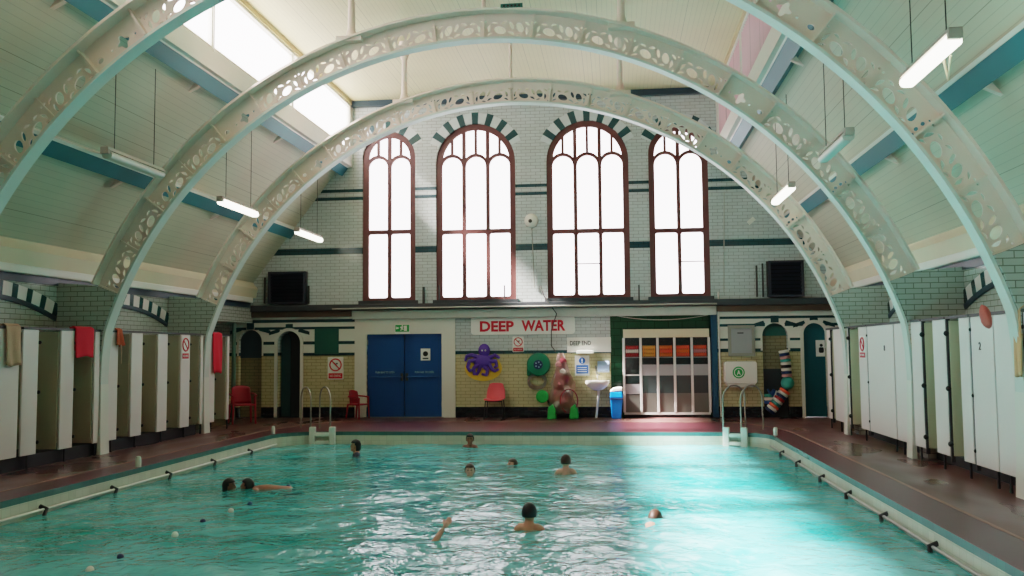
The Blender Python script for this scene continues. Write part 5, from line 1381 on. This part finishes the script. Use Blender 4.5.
swimmer('swimmer in a dark top near the left ladder, head turned left', 355.5, 440.5, 456, (-1, -.35, .1), 'skin', 'hair_black', suit='swimsuit', long=True)
swimmer('dark haired swimmer on the left, leftmost of the close pair', 229.5, 479.5, 488.5, (1, .1, .12), 'skin_dark', 'hair_black', long=True)
swimmer('dark haired swimmer on the left lying along the surface, right one of the close pair', 247, 479.5, 488.5, (-1, -.1, .25), 'skin_dark', 'hair_black', pose='prone', bodydir=(1, .08, -.1), long=True, sink=.02)
# swimmers with only parts showing
swimmer('swimmer low in the water in the middle distance with only a pinkish head showing', 512, 459.5, 464, (-.8, -.6, .3), 'skin_pale', 'hair_brown', arms='wide')
swimmer('pale swimmer just under the surface at the right of the nearest head', 655, 511, 518, (.3, 1, -.5), 'skin_pale', 'hair_brown', pose='prone', bodydir=(-.2, -1, -.03), sink=.075)
# a reaching arm
p = gr(434, 541, WZ); p2 = hit(452, 520, 1, p.y+.25)
def reach():
    el = Vector(p)+Vector((0, 0, -.02)); wr = Vector(hit(447, 524, 1, p.y+.05)); sh = el+Vector((-.22, -.02, -.2))
    ch = [[(sh+Vector((-.15, .3, -.3)), .12), (sh+Vector((-.05, .1, -.1)), .11), (sh, .07)], [(sh, .055), (sh.lerp(el, .5), .05), (el, .043), (el.lerp(wr, .4), .04), (wr, .028)]]
    ch += hand_chains(wr, wr-el, (0, -1, .2))
    hc = sh+Vector((-.1, -.14, -.05))
    me, T = body_mesh(hc, (0, -1, -.3), ch+[[(sh+Vector((-.05, .1, -.1)), .07), (hc+Vector((0, .03, -.06)), .056)]], .01)
    t = thing('person', 'swimmer under water with one thin arm reaching up, left of the nearest head', 'person', tuple(hc))
    finish(me, 'body', ['skin_pale'], t, smooth=True); finish(hair_mesh(T), 'hair', 'hair_brown', t, smooth=True)
    t.scale = (.78, .78, .78); t.location = Vector(p)+(hc-Vector(p))*.78
reach()
# little floats drifting on the left
ws = [(231, 511), (175, 535), (90, 570)]; bs = [(203, 521.5), (120.5, 557), (250, 504), (288.5, 486.5)]
wl_ = ['white play ball on the water just below the close pair of swimmers', 'white play ball on the water at the left, middle of three white ones', 'white play ball nearest the camera at the lower left']
bl_ = ['dark blue play ball between two white ones on the left', 'dark blue play ball nearest the camera at the lower left', 'small dark ball just below the swimmer lying along the surface', 'small dark ball right of the swimmer lying along the surface']
for (px, py), lb in list(zip(ws, wl_)):
    p = gr(px, py, WZ+.01); o = MB().sphere((0, 0, 0), .034, 14, 9).build('play_ball', 'float_white', smooth=True); o.location = p; tag(o, lb, 'ball', 'white play balls on the water')
for (px, py), lb in list(zip(bs, bl_)):
    p = gr(px, py, WZ+.01); o = MB().sphere((0, 0, 0), .032, 14, 9).build('play_ball', 'navy', smooth=True); o.location = p; tag(o, lb, 'ball', 'dark play balls on the water')

# ------------------------------------------------------------------ light
w = bpy.data.worlds.new('sky'); SC.world = w; w.use_nodes = True
bg = w.node_tree.nodes['Background']; bg.inputs[0].default_value = (1, .925, .965, 1); bg.inputs[1].default_value = 6.5
sd = bpy.data.lights.new('sun', 'SUN'); so = bpy.data.objects.new('sun', sd); COL.objects.link(so)
sd.energy = 95; sd.angle = radians(5); sd.color = (1, .92, .88)
dv = Vector((1, .13, -.965)).normalized(); so.rotation_euler = dv.to_track_quat('-Z', 'Y').to_euler(); so.location = (-12, -8, 14)
def portal(nm, c, nrm, sx, sy):
    ld = bpy.data.lights.new(nm, 'AREA'); ld.shape = 'RECTANGLE'; ld.size = sx; ld.size_y = sy; ld.cycles.is_portal = True
    o = bpy.data.objects.new(nm, ld); COL.objects.link(o); o.location = c; o.rotation_euler = Vector(nrm).to_track_quat('-Z', 'Y').to_euler()
portal('skylight_portal', (-SKX-.1, YN/2, 7.05), (1, 0, 0), 1.3, -YN) if False else None
ld = bpy.data.lights.new('skylight_portal', 'AREA'); ld.shape = 'RECTANGLE'; ld.size = -YN; ld.size_y = 1.3; ld.cycles.is_portal = True
o = bpy.data.objects.new('skylight_portal', ld); COL.objects.link(o)
o.matrix_world = Matrix(((0, 0, -1, -SKX-.09), (1, 0, 0, YN/2), (0, -1, 0, 7.05), (0, 0, 0, 1)))
for (x0, x1, z0, zt, k) in win:
    ld = bpy.data.lights.new('window_portal', 'AREA'); ld.shape = 'RECTANGLE'; ld.size = x1-x0; ld.size_y = zt-z0; ld.cycles.is_portal = True
    o = bpy.data.objects.new('window_portal', ld); COL.objects.link(o)
    o.matrix_world = Matrix(((1, 0, 0, (x0+x1)/2), (0, 0, 1, .2), (0, -1, 0, (z0+zt)/2), (0, 0, 0, 1)))

SC.view_settings.view_transform = 'Filmic'
SC.view_settings.look = 'Medium High Contrast'
SC.view_settings.exposure = -0.06
SC.cycles.max_bounces = 10; SC.cycles.diffuse_bounces = 5; SC.cycles.transparent_max_bounces = 16
SC.cycles.caustics_reflective = False; SC.cycles.caustics_refractive = False
SC.cycles.sample_clamp_indirect = 6
